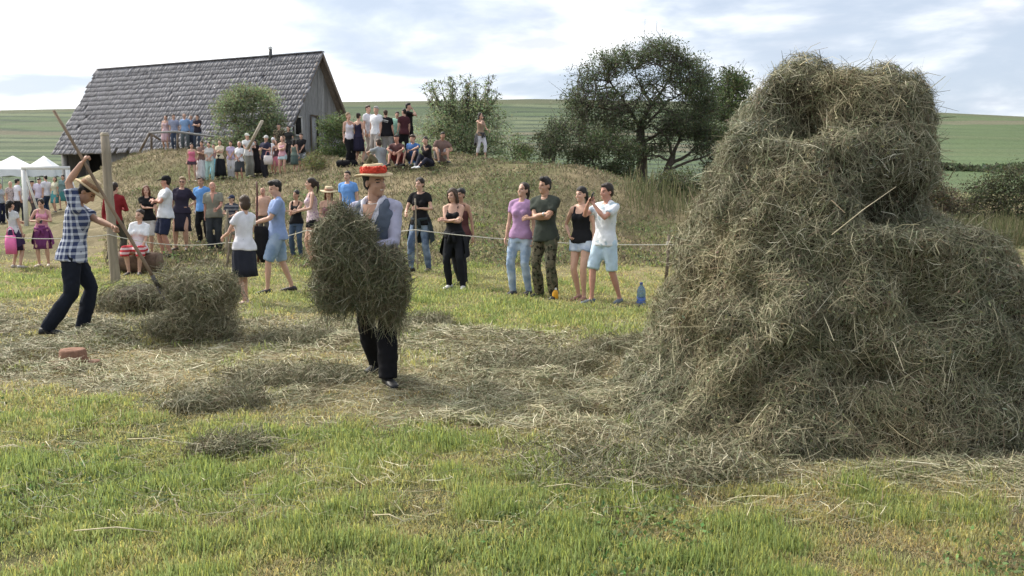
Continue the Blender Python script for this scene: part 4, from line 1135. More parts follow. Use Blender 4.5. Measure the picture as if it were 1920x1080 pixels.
for k, (px_, py__, w_) in enumerate(((486, 424, .10), (492, 440, .13), (492, 470, .12), (497, 492, .05))):
    p = at(px_, py__, fw - .1) - q0; ring.append((p[0], p[1], p[2], w_, .05))
m.loft(ring[::-1], 26, None, (0, 0, 0), 1, .25, 5); m.build('black_cloth', cloth(BLACK), fl, True)
person(497, 470, 352, 'man in peach shirt half hidden behind the man in blue', Y=20.5, yaw=0, sex='m', tops=('tee', (.58, .36, .27)), bot=('trousers', (.10, .09, .08)), hair=('bald', 'grey'), skin='red', group=GS)
person(558, 500, 357, 'teenager in black sleeveless top and jeans with folded arms', Y=18.2, yaw=-8, tops=('tank', BLACK), bot=('jeans', (.06, .09, .14)), hair=('bun', 'black'), arms=('cross', 'crossu'), shoes=(.03, .03, .03), skin='tan', group=GS, smile=True)
person(590, 505, 333, 'woman in pale floral sleeveless top holding the rope', Y=17.2, yaw=-58, tops=('tank', (.62, .50, .52), 'floral', (.34, .20, .34)), bot=('mini', BLACK), hair=('pony', 'dark'), arms=('hold', 'hold'), head=(-10, 0), shoes=(.3, .2, .16), group=GS)
person(617, 498, 353, 'woman in wide straw sun hat and mauve top', Y=17.0, yaw=5, tops=('cami', (.26, .12, .14)), bot=('skirt', (.20, .15, .11)), hair=('long', 'red'), hat=('sun', (.62, .50, .33), (.36, .19, .13), -.02), arms=('clasp', 'clasp'), group=GS)
person(656, 470, 340, 'boy in blue t-shirt behind the hay carrier', Y=20.0, yaw=-12, sex='m', tops=('tee', (.16, .33, .68)), bot=('bermuda', (.12, .12, .14)), hair=('short', 'dark'), group=GS, H=1.6)
person(790, 510, 333, 'smiling woman in black v-neck t-shirt and ripped jeans holding a stick', Y=16.4, yaw=-20, tops=('tee', BLACK), bot=('jeans', (.09, .13, .21), 'faded', (.26, .33, .43)), hair=('bun', 'dark'), shoes=(.05, .035, .03), arms=('chest', 'hold'), head=(-25, 0), extra=(x_tied((.03, .04, .045)),), smile=True, group=GS)
stick_in((778, 372), (783, 505), 16.0, 16.1, .016, 'slim pole held by the smiling woman in black t-shirt', 'wooden_stick')
person(866, 534, 353, 'dark haired person standing close behind the woman with crossed arms', Y=14.7, yaw=-35, tops=('tank', (.12, .05, .05)), bot=('jeans', (.03, .03, .035)), hair=('bun', 'black'), arms=('down', 'down'), skin='tan', group=GS)
person(853, 541, 353, 'woman in black camisole with crossed arms and jacket round her waist', yaw=-18, tops=('cami', BLACK), bot=('jeans', (.016, .017, .021)), hair=('long', 'brown'), shoes=(.66, .64, .62), arms=('cross', 'crossu'), head=(-15, 0), extra=(x_tied((.016, .017, .02)),), smile=True, group=GS, feet_xy=((.16, -.02, 0, .3), (-.10, 0, 0, -.2)))
def watch(q):
    def f(c):
        wr, d, n, bb = c['HF'][q]; m = MB(); m.tube([wr - d * .035, wr - d * .012], .03, 12); hard(m, 'wrist_watch', simple('steel_watch', (.55, .55, .55), .3, .1, metal=.8), c['body'], c['s'])
    return f
person(976, 553, 342, 'woman in lavender top and ripped pale jeans leaning on the man beside her', yaw=-30, tops=('tee', (.43, .26, .43)), bot=('jeans', (.27, .36, .50), 'faded', (.50, .58, .68)), hair=('pony', 'dark'), shoes=(.05, .05, .06), arms=('down', 'down'), head=(-22, -4), side=.05, smile=True, group=GS, extra=(watch(1),))
def necklace(c):
    m = MB(); m.tube([c['T']((.075 * math.cos(a), .01 + .10 * math.sin(a) * (1.15 if math.sin(a) < 0 else .7), 1.475 - .13 * max(0, -math.sin(a)) ** 1.5)) for a in np.linspace(0, 2 * math.pi, 26)], .005, 5); hard(m, 'necklace', simple('cord_necklace', (.6, .56, .45), .6, .1), c['body'], c['s'])
person(1023, 558, 333, 'man in dark t-shirt and camouflage trousers with crossed arms', yaw=-32, sex='m', tops=('tee', (.05, .058, .048)), bot=('trousers', (.075, .08, .05), 'camo', (.14, .12, .08)), hair=('quiff', 'black'), shoes=(.03, .028, .025), arms=('cross', 'crossu'), head=(-28, 0), skin='tan', smile=True, group=GS, extra=(necklace, watch(-1)),
       feet_xy=((.17, -.05, 0, .2), (-.13, .05, 0, -.6)))
person(1090, 562, 350, 'woman in black tank top and short denim shorts', yaw=-32, tops=('tank', BLACK), bot=('mini', (.20, .27, .42), 'faded', (.55, .6, .68)), hair=('pony', 'black'), shoes=(.28, .14, .10), arms=('down', 'hip'), head=(-12, 6), smile=True, group=GS, feet_xy=((.07, -.05, 0, .1), (-.07, .05, 0, -.2)))
person(1133, 569, 344, 'man in white printed t-shirt and pale shorts filming with a phone', yaw=-52, sex='m', tops=('tee', (.70, .71, .74), 'print', (.38, .46, .52)), bot=('bermuda', (.50, .62, .72)), hair=('short', 'dark'), shoes=(.10, .12, .14), arms=('phone', 'phone'), head=(-5, 8), skin='red', smile=True, group=GS, extra=(phone_in(-1, 'dark phone raised by the man in white t-shirt'),), curl=(.8, .8))

# ------------------------------------------------------------------ row on the slope
row = [
 (361, 266, 'child in pink top and dark shorts at the left end of the row', dict(tops=('tank', (.62, .17, .25)), bot=('mini', (.09, .06, .08)), hair=('bun', 'black'), H=1.38)),
 (379, 264, 'woman in brown top and long white skirt in the row', dict(tops=('tee', (.20, .13, .11)), bot=('longskirt', (.68, .68, .70)), hair=('bun', 'brown'), arms=('cross', 'crossu'))),
 (394, 266, 'woman in pale mint trousers standing in the row', dict(tops=('blouse', (.55, .53, .50)), bot=('trousers', (.42, .60, .56)), hair=('bob', 'dark'), arms=('clasp', 'clasp'), yaw=20)),
 (403, 270, 'girl in bright turquoise skirt squeezed into the row', dict(tops=('tank', (.30, .20, .20)), bot=('longskirt', (.20, .48, .62)), hair=('bun', 'dark'), Yo=.5)),
 (414, 262, 'woman in cream blouse and long black skirt in the row', dict(tops=('blouse', (.66, .58, .42)), bot=('longskirt', (.02, .022, .026)), hair=('short', 'dark'), arms=('cross', 'crossu'))),
 (434, 264, 'woman in lilac top and white trousers in the row', dict(tops=('tee', (.50, .42, .58)), bot=('trousers', (.64, .62, .63)), hair=('short', 'brown'), arms=('clasp', 'clasp'))),
 (450, 265, 'woman in white shirt and dark cardigan with dark skirt', dict(tops=('blouse', (.70, .70, .72)), bot=('skirt', (.06, .065, .07)), hair=('bob', 'grey'), arms=('clasp', 'clasp'), skin='red')),
 (467, 250, 'man in white cap and white t-shirt shouldering a plank', dict(sex='m', tops=('tee', (.68, .68, .66)), bot=('trousers', (.28, .28, .24)), hair=('short', 'grey'), hat=('cap', (.62, .64, .56)), yaw=45, arms=('chest', 'hold'))),
 (482, 262, 'person all in black standing beside the man with the plank', dict(tops=('tee', (.022, .02, .022)), bot=('longskirt', (.02, .02, .022)), hair=('bob', 'black'), Yo=.4)),
 (499, 254, 'man in white hat and navy t-shirt holding a pale bag', dict(sex='m', tops=('tee', (.04, .04, .07)), bot=('trousers', (.03, .03, .035)), hair=('short', 'grey'), hat=('cap', (.6, .6, .58)), arms=('chest', 'chest'), yaw=-20)),
 (515, 258, 'person in white headscarf and white top in the row', dict(tops=('tee', (.68, .68, .70)), bot=('skirt', (.05, .05, .06)), hair=('bob', 'grey'), hat=('scarf', (.7, .7, .72)), Yo=.5)),
 (531, 255, 'woman in pink tank top and pale shorts with folded arms', dict(tops=('tank', (.66, .37, .42)), bot=('mini', (.52, .64, .68)), hair=('bob', 'brown'), arms=('cross', 'crossu'), shoes=(.7, .65, .5))),
 (521, 262, 'girl with bright pink skirt behind the woman in pink', dict(tops=('tank', (.10, .06, .07)), bot=('skirt', (.70, .25, .33)), hair=('long', 'dark'), Yo=.5)),
 (553, 261, 'woman with long dark hair in dark green dress', dict(tops=('tank', (.15, .20, .17)), bot=('skirt', (.09, .13, .12)), hair=('long', 'black'), yaw=150)),
 (567, 250, 'man in black t-shirt and checked shorts at the right end of the row', dict(sex='m', tops=('tee', (.02, .02, .022)), bot=('bermuda', (.16, .18, .19), 'print', (.4, .42, .44)), hair=('short', 'dark'), arms=('clasp', 'down'))),
 (525, 232, 'man in dark embroidered waistcoat by the barn window', dict(sex='m', tops=('tee', (.05, .04, .03), 'floral', (.42, .36, .22)), bot=('trousers', (.03, .03, .03)), hair=('short', 'black'), Yo=3.2)),
 (543, 236, 'person in black and cream patterned top near the barn window', dict(tops=('tee', (.03, .03, .03), 'print', (.5, .48, .38)), bot=('trousers', (.03, .03, .03)), hair=('bob', 'dark'), Yo=3.4)),
]
for i, (px, tpx, lb, kw) in enumerate(row):
    kw = dict(kw); yo = kw.pop('Yo', 0.0)
    kw.setdefault('yaw', [10, -8, 15, 0, 5][i % 5]); kw.setdefault('shoes', (.25, .2, .18))
    person(px, 334, tpx, lb, Y=32.6 + yo + (.45 * math.sin(px * 1.7)), lod=2, group=GM, **kw)
def plank_tip(r, d, b): pass
pk = empty('wooden_plank', tuple(at(466, 272, 32.3))); tag(pk, 'long pale plank raised by the man in white cap', 'plank')
m = MB(); a = at(464, 280, 32.3) - np.array(pk.location); b2 = at(492, 226, 32.2) - np.array(pk.location); m.beam(a, b2, .16, .05); m.build('board', simple('pale_plank', (.52, .46, .36), .8, .2), pk)
bgp = at(503, 300, 32.2); r = empty('shopping_bag', tuple(bgp)); tag(r, 'pale cloth bag carried by the man in navy t-shirt', 'bag')
m = MB(); m.loft([(0, 0, -.16, .15, .05), (0, 0, .0, .17, .07), (0, 0, .16, .15, .05)], 14, None, (0, 0, 0), .6); m.build('bag_body', cloth((.66, .60, .58)), r)
m = MB(); m.tube([(-.1, 0, .16), (-.05, 0, .30), (.05, 0, .30), (.1, 0, .16)], .015, 6); m.build('strap', cloth((.6, .3, .3)), r, True)
# ------------------------------------------------------------------ at the railing
for px, tpx, lb, kw in ((312, 222, 'woman in pale pink top and short skirt at the railing', dict(tops=('tank', (.55, .40, .42)), bot=('skirt', (.55, .38, .42)), hair=('bob', 'brown'), H=1.6)),
    (328, 214, 'man in grey blue shirt and dark jeans at the railing', dict(sex='m', tops=('shirt', (.30, .32, .42)), bot=('jeans', (.07, .09, .14)), hair=('short', 'brown'), yaw=20)),
    (349, 213, 'stout man in sky blue shirt standing at the railing', dict(sex='m', tops=('shirt', (.22, .33, .52)), bot=('trousers', (.12, .14, .15)), hair=('bald', 'grey'), yaw=10, build=1.2)),
    (360, 215, 'man half hidden behind the stout man in sky blue', dict(sex='m', tops=('shirt', (.20, .28, .42)), bot=('trousers', (.05, .06, .09)), hair=('short', 'grey'), Yo=.5)),
    (372, 215, 'man in black t-shirt with folded arms at the railing', dict(sex='m', tops=('tee', (.035, .03, .04)), bot=('jeans', (.06, .08, .12)), hair=('short', 'black'), arms=('cross', 'crossu')))):
    kw = dict(kw); yo = kw.pop('Yo', 0.0); kw.setdefault('yaw', 0)
    person(px, 282, tpx, lb, Y=40.2 + yo, lod=2, group=GR, **kw)
# ------------------------------------------------------------------ top of the bank
def back_print(c):
    m = MB(); rng = np.random.default_rng(4)
    for k in range(5):
        m.box(c['T']((-.10 + k * .042, .142, 1.36 + .012 * k)), (.03, .012, .035), c['Rt'])
    for k in range(4): m.box(c['T']((-.09 + k * .04, .142, 1.31 + .012 * k)), (.026, .012, .016), c['Rt'])
    hard(m, 'white_print', M_WHITE, c['body'], c['s'], False)
for px, tpx, lb, kw in ((656, 211, 'woman in white sleeveless top and black trousers beside the barn', dict(tops=('tank', (.66, .62, .66)), bot=('trousers', BLACK), hair=('bun', 'fair'), yaw=40)),
    (673, 212, 'woman in navy dress with hand on hip beside the barn', dict(tops=('tank', (.025, .022, .045)), bot=('skirt', (.022, .02, .04)), hair=('bun', 'dark'), yaw=150, arms=('hip', 'down'))),
    (693, 197, 'man in white shirt and beige trousers chatting on the bank', dict(sex='m', tops=('tee', (.68, .68, .72)), bot=('trousers', (.45, .40, .36)), hair=('short', 'brown'), yaw=60, Yo=.5)),
    (706, 199, 'man in loose white t-shirt on the bank', dict(sex='m', tops=('tee', (.70, .70, .73)), bot=('trousers', (.40, .36, .33)), hair=('short', 'grey'), yaw=-40)),
    (726, 206, 'broad man in black t-shirt with white print on his back', dict(sex='m', tops=('tee', BLACK), bot=('trousers', (.33, .32, .31)), hair=('short', 'brown'), yaw=172, build=1.25, extra=(back_print,))),
    (744, 209, 'boy in mint green shirt between the men in black', dict(sex='m', tops=('tee', (.32, .55, .43)), bot=('bermuda', (.2, .2, .22)), hair=('short', 'black'), Yo=.6)),
    (758, 204, 'man in maroon t-shirt and black trousers on the bank', dict(sex='m', tops=('tee', (.07, .025, .03)), bot=('trousers', (.015, .015, .017)), hair=('short', 'black'), yaw=-150)),
    (768, 193, 'tall man in black holding up a camera on the bank', dict(sex='m', tops=('tee', (.014, .014, .015)), bot=('trousers', (.015, .015, .017)), hair=('short', 'black'), yaw=100, arms=('face', 'face'), Yo=.4)),
    (901, 211, 'woman in white trousers talking on a phone on the bank', dict(tops=('tank', (.30, .21, .15)), bot=('capri', (.66, .64, .68)), hair=('long', 'black'), yaw=40, arms=('hold', 'face'), extra=(x_tied((.06, .06, .065)), phone_in(-1, 'phone at the ear of the woman in white trousers')), skin='fair'))):
    kw = dict(kw); yo = kw.pop('Yo', 0.0); kw.setdefault('yaw', 0)
    person(px, 296, tpx, lb, Y=30.6 + yo, lod=2, group=GT, **kw)
for px, py, lb, kw in ((716, 300, 'person in grey t-shirt sitting with back turned on the bank', dict(sex='m', tops=('tee', (.33, .35, .36)), bot=('trousers', (.14, .12, .07)), hair=('bob', 'brown'), yaw=-120, arms=('knees', 'knees'), stance='sitk')),
    (748, 302, 'man in dark red shorts sitting with arms round his knees', dict(sex='m', tops=('tee', (.10, .05, .05)), bot=('shorts', (.15, .03, .035)), hair=('short', 'black'), yaw=-15, arms=('knees', 'knees'), stance='sitk', skin='red')),
    (777, 303, 'boy in royal blue t-shirt sitting on the bank', dict(sex='m', tops=('tee', (.06, .14, .34)), bot=('bermuda', (.05, .05, .07)), hair=('short', 'brown'), yaw=-20, arms=('knees', 'prop'), stance='sitk')),
    (804, 312, 'woman in black lounging with white shoes stretched out', dict(tops=('tee', (.02, .018, .022)), bot=('jeans', (.03, .03, .045)), hair=('pony', 'black'), yaw=-30, arms=('face', 'prop'), stance='sitl', shoes=(.66, .66, .66))),
    (826, 305, 'boy in grey shorts sitting at the right end of the group', dict(sex='m', tops=('tee', (.20, .13, .11)), bot=('shorts', (.38, .36, .37)), hair=('short', 'black'), yaw=15, arms=('lap', 'lap'), stance='sitk', skin='tan'))):
    person(px, py, py - 50, lb, Y=28.6 if px != 804 else 27.9, lod=2, group=GT, H=1.78, lean=.25, **kw)
bp0 = at(650, 294, 30.4); r = empty('duffel_bag', (bp0[0], 30.4, tz(bp0[0], 30.4))); tag(r, 'black bag lying on the bank beside the barn', 'bag')
m = MB(); m.tube([(-.35, 0, .12), (-.3, 0, .13), (.3, 0, .13), (.35, 0, .12)], [.07, .13, .13, .07], 12); m.build('bag_body', cloth((.012, .012, .014)), r, True)
m = MB(); m.tube([(-.15, -.1, .2), (-.1, -.08, .32), (.1, -.08, .32), (.15, -.1, .2)], .015, 6); m.build('handle', cloth((.012, .012, .014)), r, True)
# ------------------------------------------------------------------ crowd near the tents
for px, tpx, lb, kw in ((4, 343, 'person in navy trousers at the left picture edge', dict(tops=('tee', (.35, .40, .44)), bot=('trousers', NAVY), hair=('bob', 'dark'), yaw=60)),
    (24, 340, 'man in pale patterned shirt under the first tent', dict(sex='m', tops=('tee', (.55, .44, .42), 'floral', (.2, .2, .2)), bot=('trousers', (.05, .05, .06)), hair=('bald', 'grey'), yaw=60)),
    (37, 335, 'man in loose white shirt left of the goal post', dict(sex='m', tops=('tee', (.72, .70, .76)), bot=('trousers', (.04, .04, .05)), hair=('short', 'black'), yaw=140)),
    (52, 337, 'man in white t-shirt behind the goal post', dict(sex='m', tops=('tee', (.70, .70, .74)), bot=('trousers', (.06, .05, .05)), hair=('short', 'brown'), yaw=-60, Yo=1)),
    (63, 338, 'person in mauve vest inside the goal frame', dict(tops=('tank', (.16, .11, .15)), bot=('trousers', (.10, .08, .08)), hair=('short', 'dark'), yaw=100)),
    (77, 333, 'man in lilac white shirt looking down inside the goal frame', dict(sex='m', tops=('shirt', (.64, .58, .70)), bot=('trousers', (.05, .06, .09)), hair=('short', 'black'), yaw=30, head=(0, 25))),
    (91, 329, 'tall man in white shirt with black hair near the tents', dict(sex='m', tops=('shirt', (.72, .70, .76)), bot=('trousers', (.04, .06, .11)), hair=('short', 'black'), yaw=-110)),
    (106, 336, 'person in cream shirt and teal skirt near the tents', dict(tops=('tee', (.60, .58, .44)), bot=('skirt', (.10, .32, .34)), hair=('bob', 'brown'), yaw=-20)),
    (122, 338, 'person in grey green jacket and teal skirt near the barn corner', dict(tops=('long', (.17, .25, .25)), bot=('skirt', (.06, .20, .20)), hair=('bob', 'dark'), yaw=10))):
    kw = dict(kw); yo = kw.pop('Yo', 0.0)
    person(px, 430, tpx, lb, Y=29.0 + yo, lod=2, group=GC, **kw)
finish_people()

# ================================================================== SMALL THINGS
# log seat under the girl in red
lp0 = at(258, 505, 16.75); lg = empty('log_seat', (lp0[0], 16.75, tz(lp0[0], 16.75))); tag(lg, 'brown log used as a seat by the girl in red skirt', 'log')
m = MB(); m.tube([(-.42, 0, .19), (-.1, .02, .20), (.2, -.01, .19), (.42, 0, .185)], [.20, .205, .20, .19], 16); m.build('bark_trunk', simple('log_bark', (.13, .085, .06), .95, .4, 10, .6), lg, True)
for sx in (-1, 1):
    m = MB(); m.tube([(sx * .421, 0, .19), (sx * .432, 0, .19)], .185, 16); m.build('cut_face', simple('log_end', (0.17, 0.12, 0.085), .9, .3, 30), lg)
# brown felt hat on the ground
hp = gp(138, 689); fh = empty('felt_hat', tuple(hp)); tag(fh, 'brown felt hat lying on the hay in the foreground', 'hat')
hm_ = simple('brown_felt', (.22, .12, .08), .95, .2, 30, .3)
m = MB(); nn = 30
def lat(prof, wave=0.0):
    m = MB(); a = np.arange(nn) / nn * 2 * np.pi
    V = np.concatenate([np.stack([r_ * np.cos(a) * 1.08, r_ * np.sin(a), z_ + wave * np.cos(2 * a) * (r_ > .12)], 1) for r_, z_ in prof]); k = len(prof); i0 = np.arange(nn); i1 = (i0 + 1) % nn
    m.add(V, np.concatenate([np.stack([q * nn + i0, q * nn + i1, (q + 1) * nn + i1, (q + 1) * nn + i0], 1) for q in range(k - 1)])); return m
lat([(.10, .03), (.205, .035), (.208, .042), (.205, .048), (.115, .05), (.108, .08), (.105, .15), (.095, .168), (.06, .160), (.02, .148), (.001, .147)], .012).build('hat_shell', hm_, fh, True)
lat([(.116, .055), (.119, .058), (.117, .082), (.111, .084)]).build('hat_band', simple('band_dark', (.16, .06, .035), .8, .2), fh, True)
# big water bottle
bb0 = gp(1202, 572); bo = empty('water_bottle', tuple(bb0)); tag(bo, 'large clear blue plastic water bottle standing on the grass', 'bottle')
pm, pt_, pbs = new_mat('blue_plastic'); pbs.inputs['Base Color'].default_value = (.30, .45, .68, 1); pbs.inputs['Roughness'].default_value = .12; pbs.inputs['Transmission Weight'].default_value = .75; pbs.inputs['IOR'].default_value = 1.25
lat0 = lambda prof, sc: [(r_ * sc, z_ * sc) for r_, z_ in prof]
lat(lat0([(.001, .0), (.05, .0), (.056, .01), (.056, .05), (.053, .055), (.056, .06), (.056, .11), (.053, .115), (.056, .12), (.056, .19), (.05, .22), (.035, .25), (.018, .27), (.016, .29)], 1.0)).build('bottle_wall', pm, bo, True)
lat([(.0575, .03), (.0578, .031), (.0578, .105), (.0575, .106)]).build('label_band', simple('blue_label', (.10, .17, .45), .4, .4, 25), bo)
lat([(.019, .286), (.02, .288), (.02, .312), (.017, .316), (.001, .316)]).build('cap', simple('cap_blue', (.05, .08, .25), .4, .1), bo)
yb = gp(1041, 561); yo_ = empty('juice_bottle', tuple(yb)); tag(yo_, 'small yellow bottle with white top at the feet of the camouflage man', 'bottle')
lat([(.001, .0), (.038, .0), (.042, .01), (.042, .10), (.03, .125), (.02, .14)]).build('bottle_wall', simple('yellow_plastic', (.72, .36, .03), .35, .1), yo_, True)
lat([(.021, .138), (.021, .165), (.017, .172), (.001, .172)]).build('cap', M_WHITE, yo_)
wc = at(779, 316, 28.2); cu = empty('drinking_cup', (wc[0], 28.2, tz(wc[0], 28.2))); tag(cu, 'white cup standing on the bank before the lounging woman', 'cup')
m = MB(); m.tube([(0, 0, .02), (0, 0, .16)], [.045, .055], 12); m.build('cup_wall', M_WHITE, cu)
m = MB(); m.tube([(0, 0, .158), (0, 0, .168)], [.059, .059], 12); m.build('rim', M_WHITE, cu)
# ================================================================== VEGETATION
M_LEAF = vcol_mat('leaf', 0.40, 0.6)
M_STRAW = vcol_mat('hay_strand', 0.0, 0.7)
M_BARK = simple('bark', (0.085, 0.072, 0.06), 0.95, 0.35, 8, 0.6, stretch=(3, 3, 0.8))
def unit(v): return v / (np.linalg.norm(v, axis=-1, keepdims=True) + 1e-9)
def leaves(C, size, col, rng, aspect=0.45, var=0.3, up=0.25, drift=None):
    n = len(C); d = unit(rng.normal(size=(n, 3)) + (0 if drift is None else drift)); nn = unit(rng.normal(size=(n, 3)) + np.array([0, 0, up]))
    s = unit(np.cross(d, nn)); sz = size * rng.uniform(0.6, 1.4, (n, 1))
    a = C - d * sz; b = C + s * sz * aspect; c = C + d * sz; e = C - s * sz * aspect
    V = np.stack([a, b, c, e], 1).reshape(-1, 3)
    Q = np.arange(4 * n).reshape(n, 4)
    cc = np.clip(np.asarray(col) * (1 + var * rng.normal(size=(n, 1))) * (1 + 0.12 * rng.normal(size=(n, 3))), 0.01, 0.6)
    return V, Q, np.repeat(cc, 4, 0)
def strands(P, D, Nn, L, W, cols, rng, K=4, bend=0.35, twist=1.0, droop=0.0):
    """curved ribbons lying along D on a surface with normal Nn"""
    n = len(P); L = np.broadcast_to(L, (n,)); W = np.broadcast_to(W, (n,))
    t = np.linspace(0, 1, K)
    bd = unit(rng.normal(size=(n, 3))); bd = bd - (bd * D).sum(1, keepdims=True) * D
    amp = (rng.normal(size=n) * bend)[:, None, None]
    c = P[:, None] + D[:, None] * (L[:, None] * (t - 0.5)[None])[..., None] + bd[:, None] * amp * (L[:, None] * (np.sin(t * np.pi)[None] - 0.6))[..., None]
    if droop: c[..., 2] -= droop * (L[:, None] * ((t - .5) ** 2)[None])
    s = np.cross(D, Nn + twist * rng.normal(size=(n, 3))); s = unit(s)
    w = (W[:, None] * (0.35 + 0.65 * np.sin(np.pi * (0.12 + 0.76 * t)))[None])[..., None] * 0.5
    V = np.stack([c - s[:, None] * w, c + s[:, None] * w], 2).reshape(-1, 3)
    b = (np.arange(n)[:, None] * K + np.arange(K - 1)[None]).ravel() * 2
    Q = np.stack([b, b + 1, b + 3, b + 2], 1)
    return V, Q, np.repeat(cols, K * 2, 0)
def branch_path(a, b, rng, wob=0.12, k=5):
    a = np.asarray(a, float); b = np.asarray(b, float); L = np.linalg.norm(b - a)
    p = [a + (b - a) * t + rng.normal(size=3) * wob * L * math.sin(math.pi * t) * 0.5 for t in np.linspace(0, 1, k)]
    return np.array(p)
def plant(name, label, cat, base, limbs, clumps, leaf_n, leaf_s, col, seed, group=None, trunk_name='trunk', twig_r=0.018, aspect=0.45, up=.25, drift=None, spread=0.5):
    """limbs: list of (points, r0, r1) in world space; clumps: (centre, radius, weight) in world space"""
    rng = np.random.default_rng(seed); base = np.asarray(base, float)
    root = empty(name, tuple(base)); tag(root, label, cat, group)
    w = MB(); lp = []
    for pts, r0, r1 in limbs:
        pts = np.asarray(pts, float); 
        fine = np.concatenate([branch_path(pts[i], pts[i + 1], rng, 0.06, 4)[:-1] for i in range(len(pts) - 1)] + [pts[-1:]])
        w.tube(fine - base, np.linspace(r0, r1, len(fine)), 8); lp.append(fine)
    lp = np.concatenate(lp)
    tips = []
    for c, r, wt_ in clumps:
        c = np.asarray(c, float)
        dd = np.linalg.norm(lp - c, axis=1) + 0.4 * np.maximum(0, lp[:, 2] - c[2]); a = lp[np.argmin(dd)]
        pth = branch_path(a, c, rng, 0.15, 5); w.tube(pth - base, np.linspace(twig_r * 1.6, twig_r * .6, 5), 5)
        for _ in range(8 if cat == 'tree' else 4):
            s = pth[rng.integers(2, 5)]; e = c + rng.normal(size=3) * r * 0.75
            w.tube(branch_path(s, e, rng, .15, 3) - base, [twig_r * .7, twig_r * .5, twig_r * .25], 3)
    w.build(trunk_name, M_BARK, root, True)
    tw = sum(c[2] for c in clumps); VV = []; QQ = []; CC = []; o = 0
    for c, r, wt_ in clumps:
        n = max(8, int(leaf_n * wt_ / tw)); g = rng.normal(size=(n, 3)); g = unit(g) * (rng.random((n, 1)) ** spread) * r
        sub = np.round(g / (r * 0.42)) * (r * .42) * 0.35 + g * 0.65        # pulls leaves into sprigs
        g = sub * [1.15, 1.15, 0.85] * (1 + .2 * rng.normal(size=(n, 1)))
        v, q, cc = leaves(np.asarray(c) + g - base, leaf_s, np.asarray(col) * rng.uniform(.75, 1.25), rng, aspect, up=up, drift=drift)
        VV.append(v); QQ.append(q + o); CC.append(cc); o += len(v)
    obj('crown' if cat == 'tree' else 'foliage', mesh_np('foliage', np.concatenate(VV), [np.concatenate(QQ)], [M_LEAF], np.concatenate(CC)), root)
    return root
def blob_clumps(rng, cx, cy, rx, ry, Y, dY, n, r, jitter=0.0):
    out = []
    for _ in range(n):
        a = rng.uniform(0, 2 * np.pi); q = math.sqrt(rng.random())
        out.append((at(cx + rx * q * math.cos(a), cy + ry * q * math.sin(a), Y + rng.uniform(-dY, dY)), r * rng.uniform(.7, 1.3), r * r))
    return out
_r = np.random.default_rng(5)
GREEN_D = (0.095, 0.115, 0.062); GREEN_M = (0.13, 0.17, 0.075); GREEN_L = (0.24, 0.28, 0.155)
# --- big willow-like tree right of the middle
TY = 36.0
def tp(px, py, dy=0.0): return at(px, py, TY + dy)
tb = tp(1207, 345); tb[2] = tz(tb[0], tb[1]) - .1
limbs = [([tb, tp(1204, 300), tp(1201, 255), tp(1200, 228)], .24, .14),
         ([tp(1201, 240), tp(1180, 205, .4), tp(1160, 175, .6), tp(1135, 140, 1)], .085, .02),
         ([tp(1200, 230), tp(1222, 195, -.4), tp(1245, 165, -.8), tp(1268, 120, -1)], .09, .02),
         ([tp(1222, 195, -.4), tp(1205, 170, .6), tp(1190, 130, .8)], .07, .02),
         ([tp(1201, 245), tp(1250, 190, .8), tp(1295, 165, 1.2)], .065, .02),
         ([tp(1201, 285), tp(1160, 268, -.5), tp(1100, 265, -1), tp(1055, 262, -1.2)], .06, .02),
         ([tp(1185, 210), tp(1140, 205, -.6), tp(1095, 195, -1)], .07, .02),
         ([tp(1202, 270), tp(1235, 250, .5), tp(1275, 235, .6), tp(1315, 225, .6)], .08, .03)]
cl = []
for (cx, cy, rx, ry, n, r) in ((1100, 175, 34, 40, 15, .5), (1135, 125, 34, 24, 14, .5), (1195, 105, 34, 18, 12, .45), (1250, 98, 38, 22, 18, .5), (1290, 140, 32, 34, 20, .55),
                               (1310, 190, 32, 38, 24, .6), (1180, 150, 45, 30, 8, .3), (1240, 150, 40, 25, 9, .35), (1095, 230, 36, 25, 12, .45), (1150, 240, 40, 25, 9, .4),
                               (1270, 225, 45, 25, 15, .5), (1225, 265, 40, 25, 9, .4), (1140, 190, 38, 20, 8, .4), (1200, 190, 60, 35, 16, .45), (1120, 265, 45, 28, 14, .45), (1165, 220, 50, 30, 14, .45), (1080, 215, 22, 40, 10, .45), (1180, 285, 60, 20, 10, .4)):
    cl += blob_clumps(_r, cx, cy, rx, ry, TY, 1.5, n, r)
plant('willow_tree', 'large dark tree with forked trunk between the bank and the haystack', 'tree', tb, limbs, cl, 46000, .046, (.105, .13, .068), 1, aspect=.4)
tb2 = tp(1246, 348, -.6); tb2[2] = tz(tb2[0], tb2[1]) - .1
limbs = [([tb2, tp(1252, 315, -.6), tp(1262, 292, -.6)], .16, .12), ([tp(1262, 292, -.6), tp(1252, 262, -1), tp(1240, 245, -1)], .08, .03), ([tp(1262, 292, -.6), tp(1275, 262, -.4), tp(1272, 235, -.2)], .08, .03),
         ([tp(1254, 312, -.6), tp(1290, 290, -.4), tp(1325, 255, -.2)], .08, .03), ([tp(1250, 320, -.6), tp(1300, 300, -1), tp(1340, 285, -1)], .06, .03), ([tp(1256, 302, -.6), tp(1235, 292, -1), tp(1205, 292, -1)], .05, .02)]
cl = blob_clumps(_r, 1250, 240, 40, 18, TY - .8, .8, 9, .4) + blob_clumps(_r, 1300, 250, 40, 25, TY - .6, .8, 12, .45) + blob_clumps(_r, 1335, 290, 30, 25, TY - 1, .6, 8, .4)
plant('young_tree', 'small forked tree leaning right beside the large dark tree', 'tree', tb2, limbs, cl, 5500, .05, GREEN_D, 2)
tb3 = at(1370, 330, 52); tb3[2] = tz(tb3[0], 52) - .1
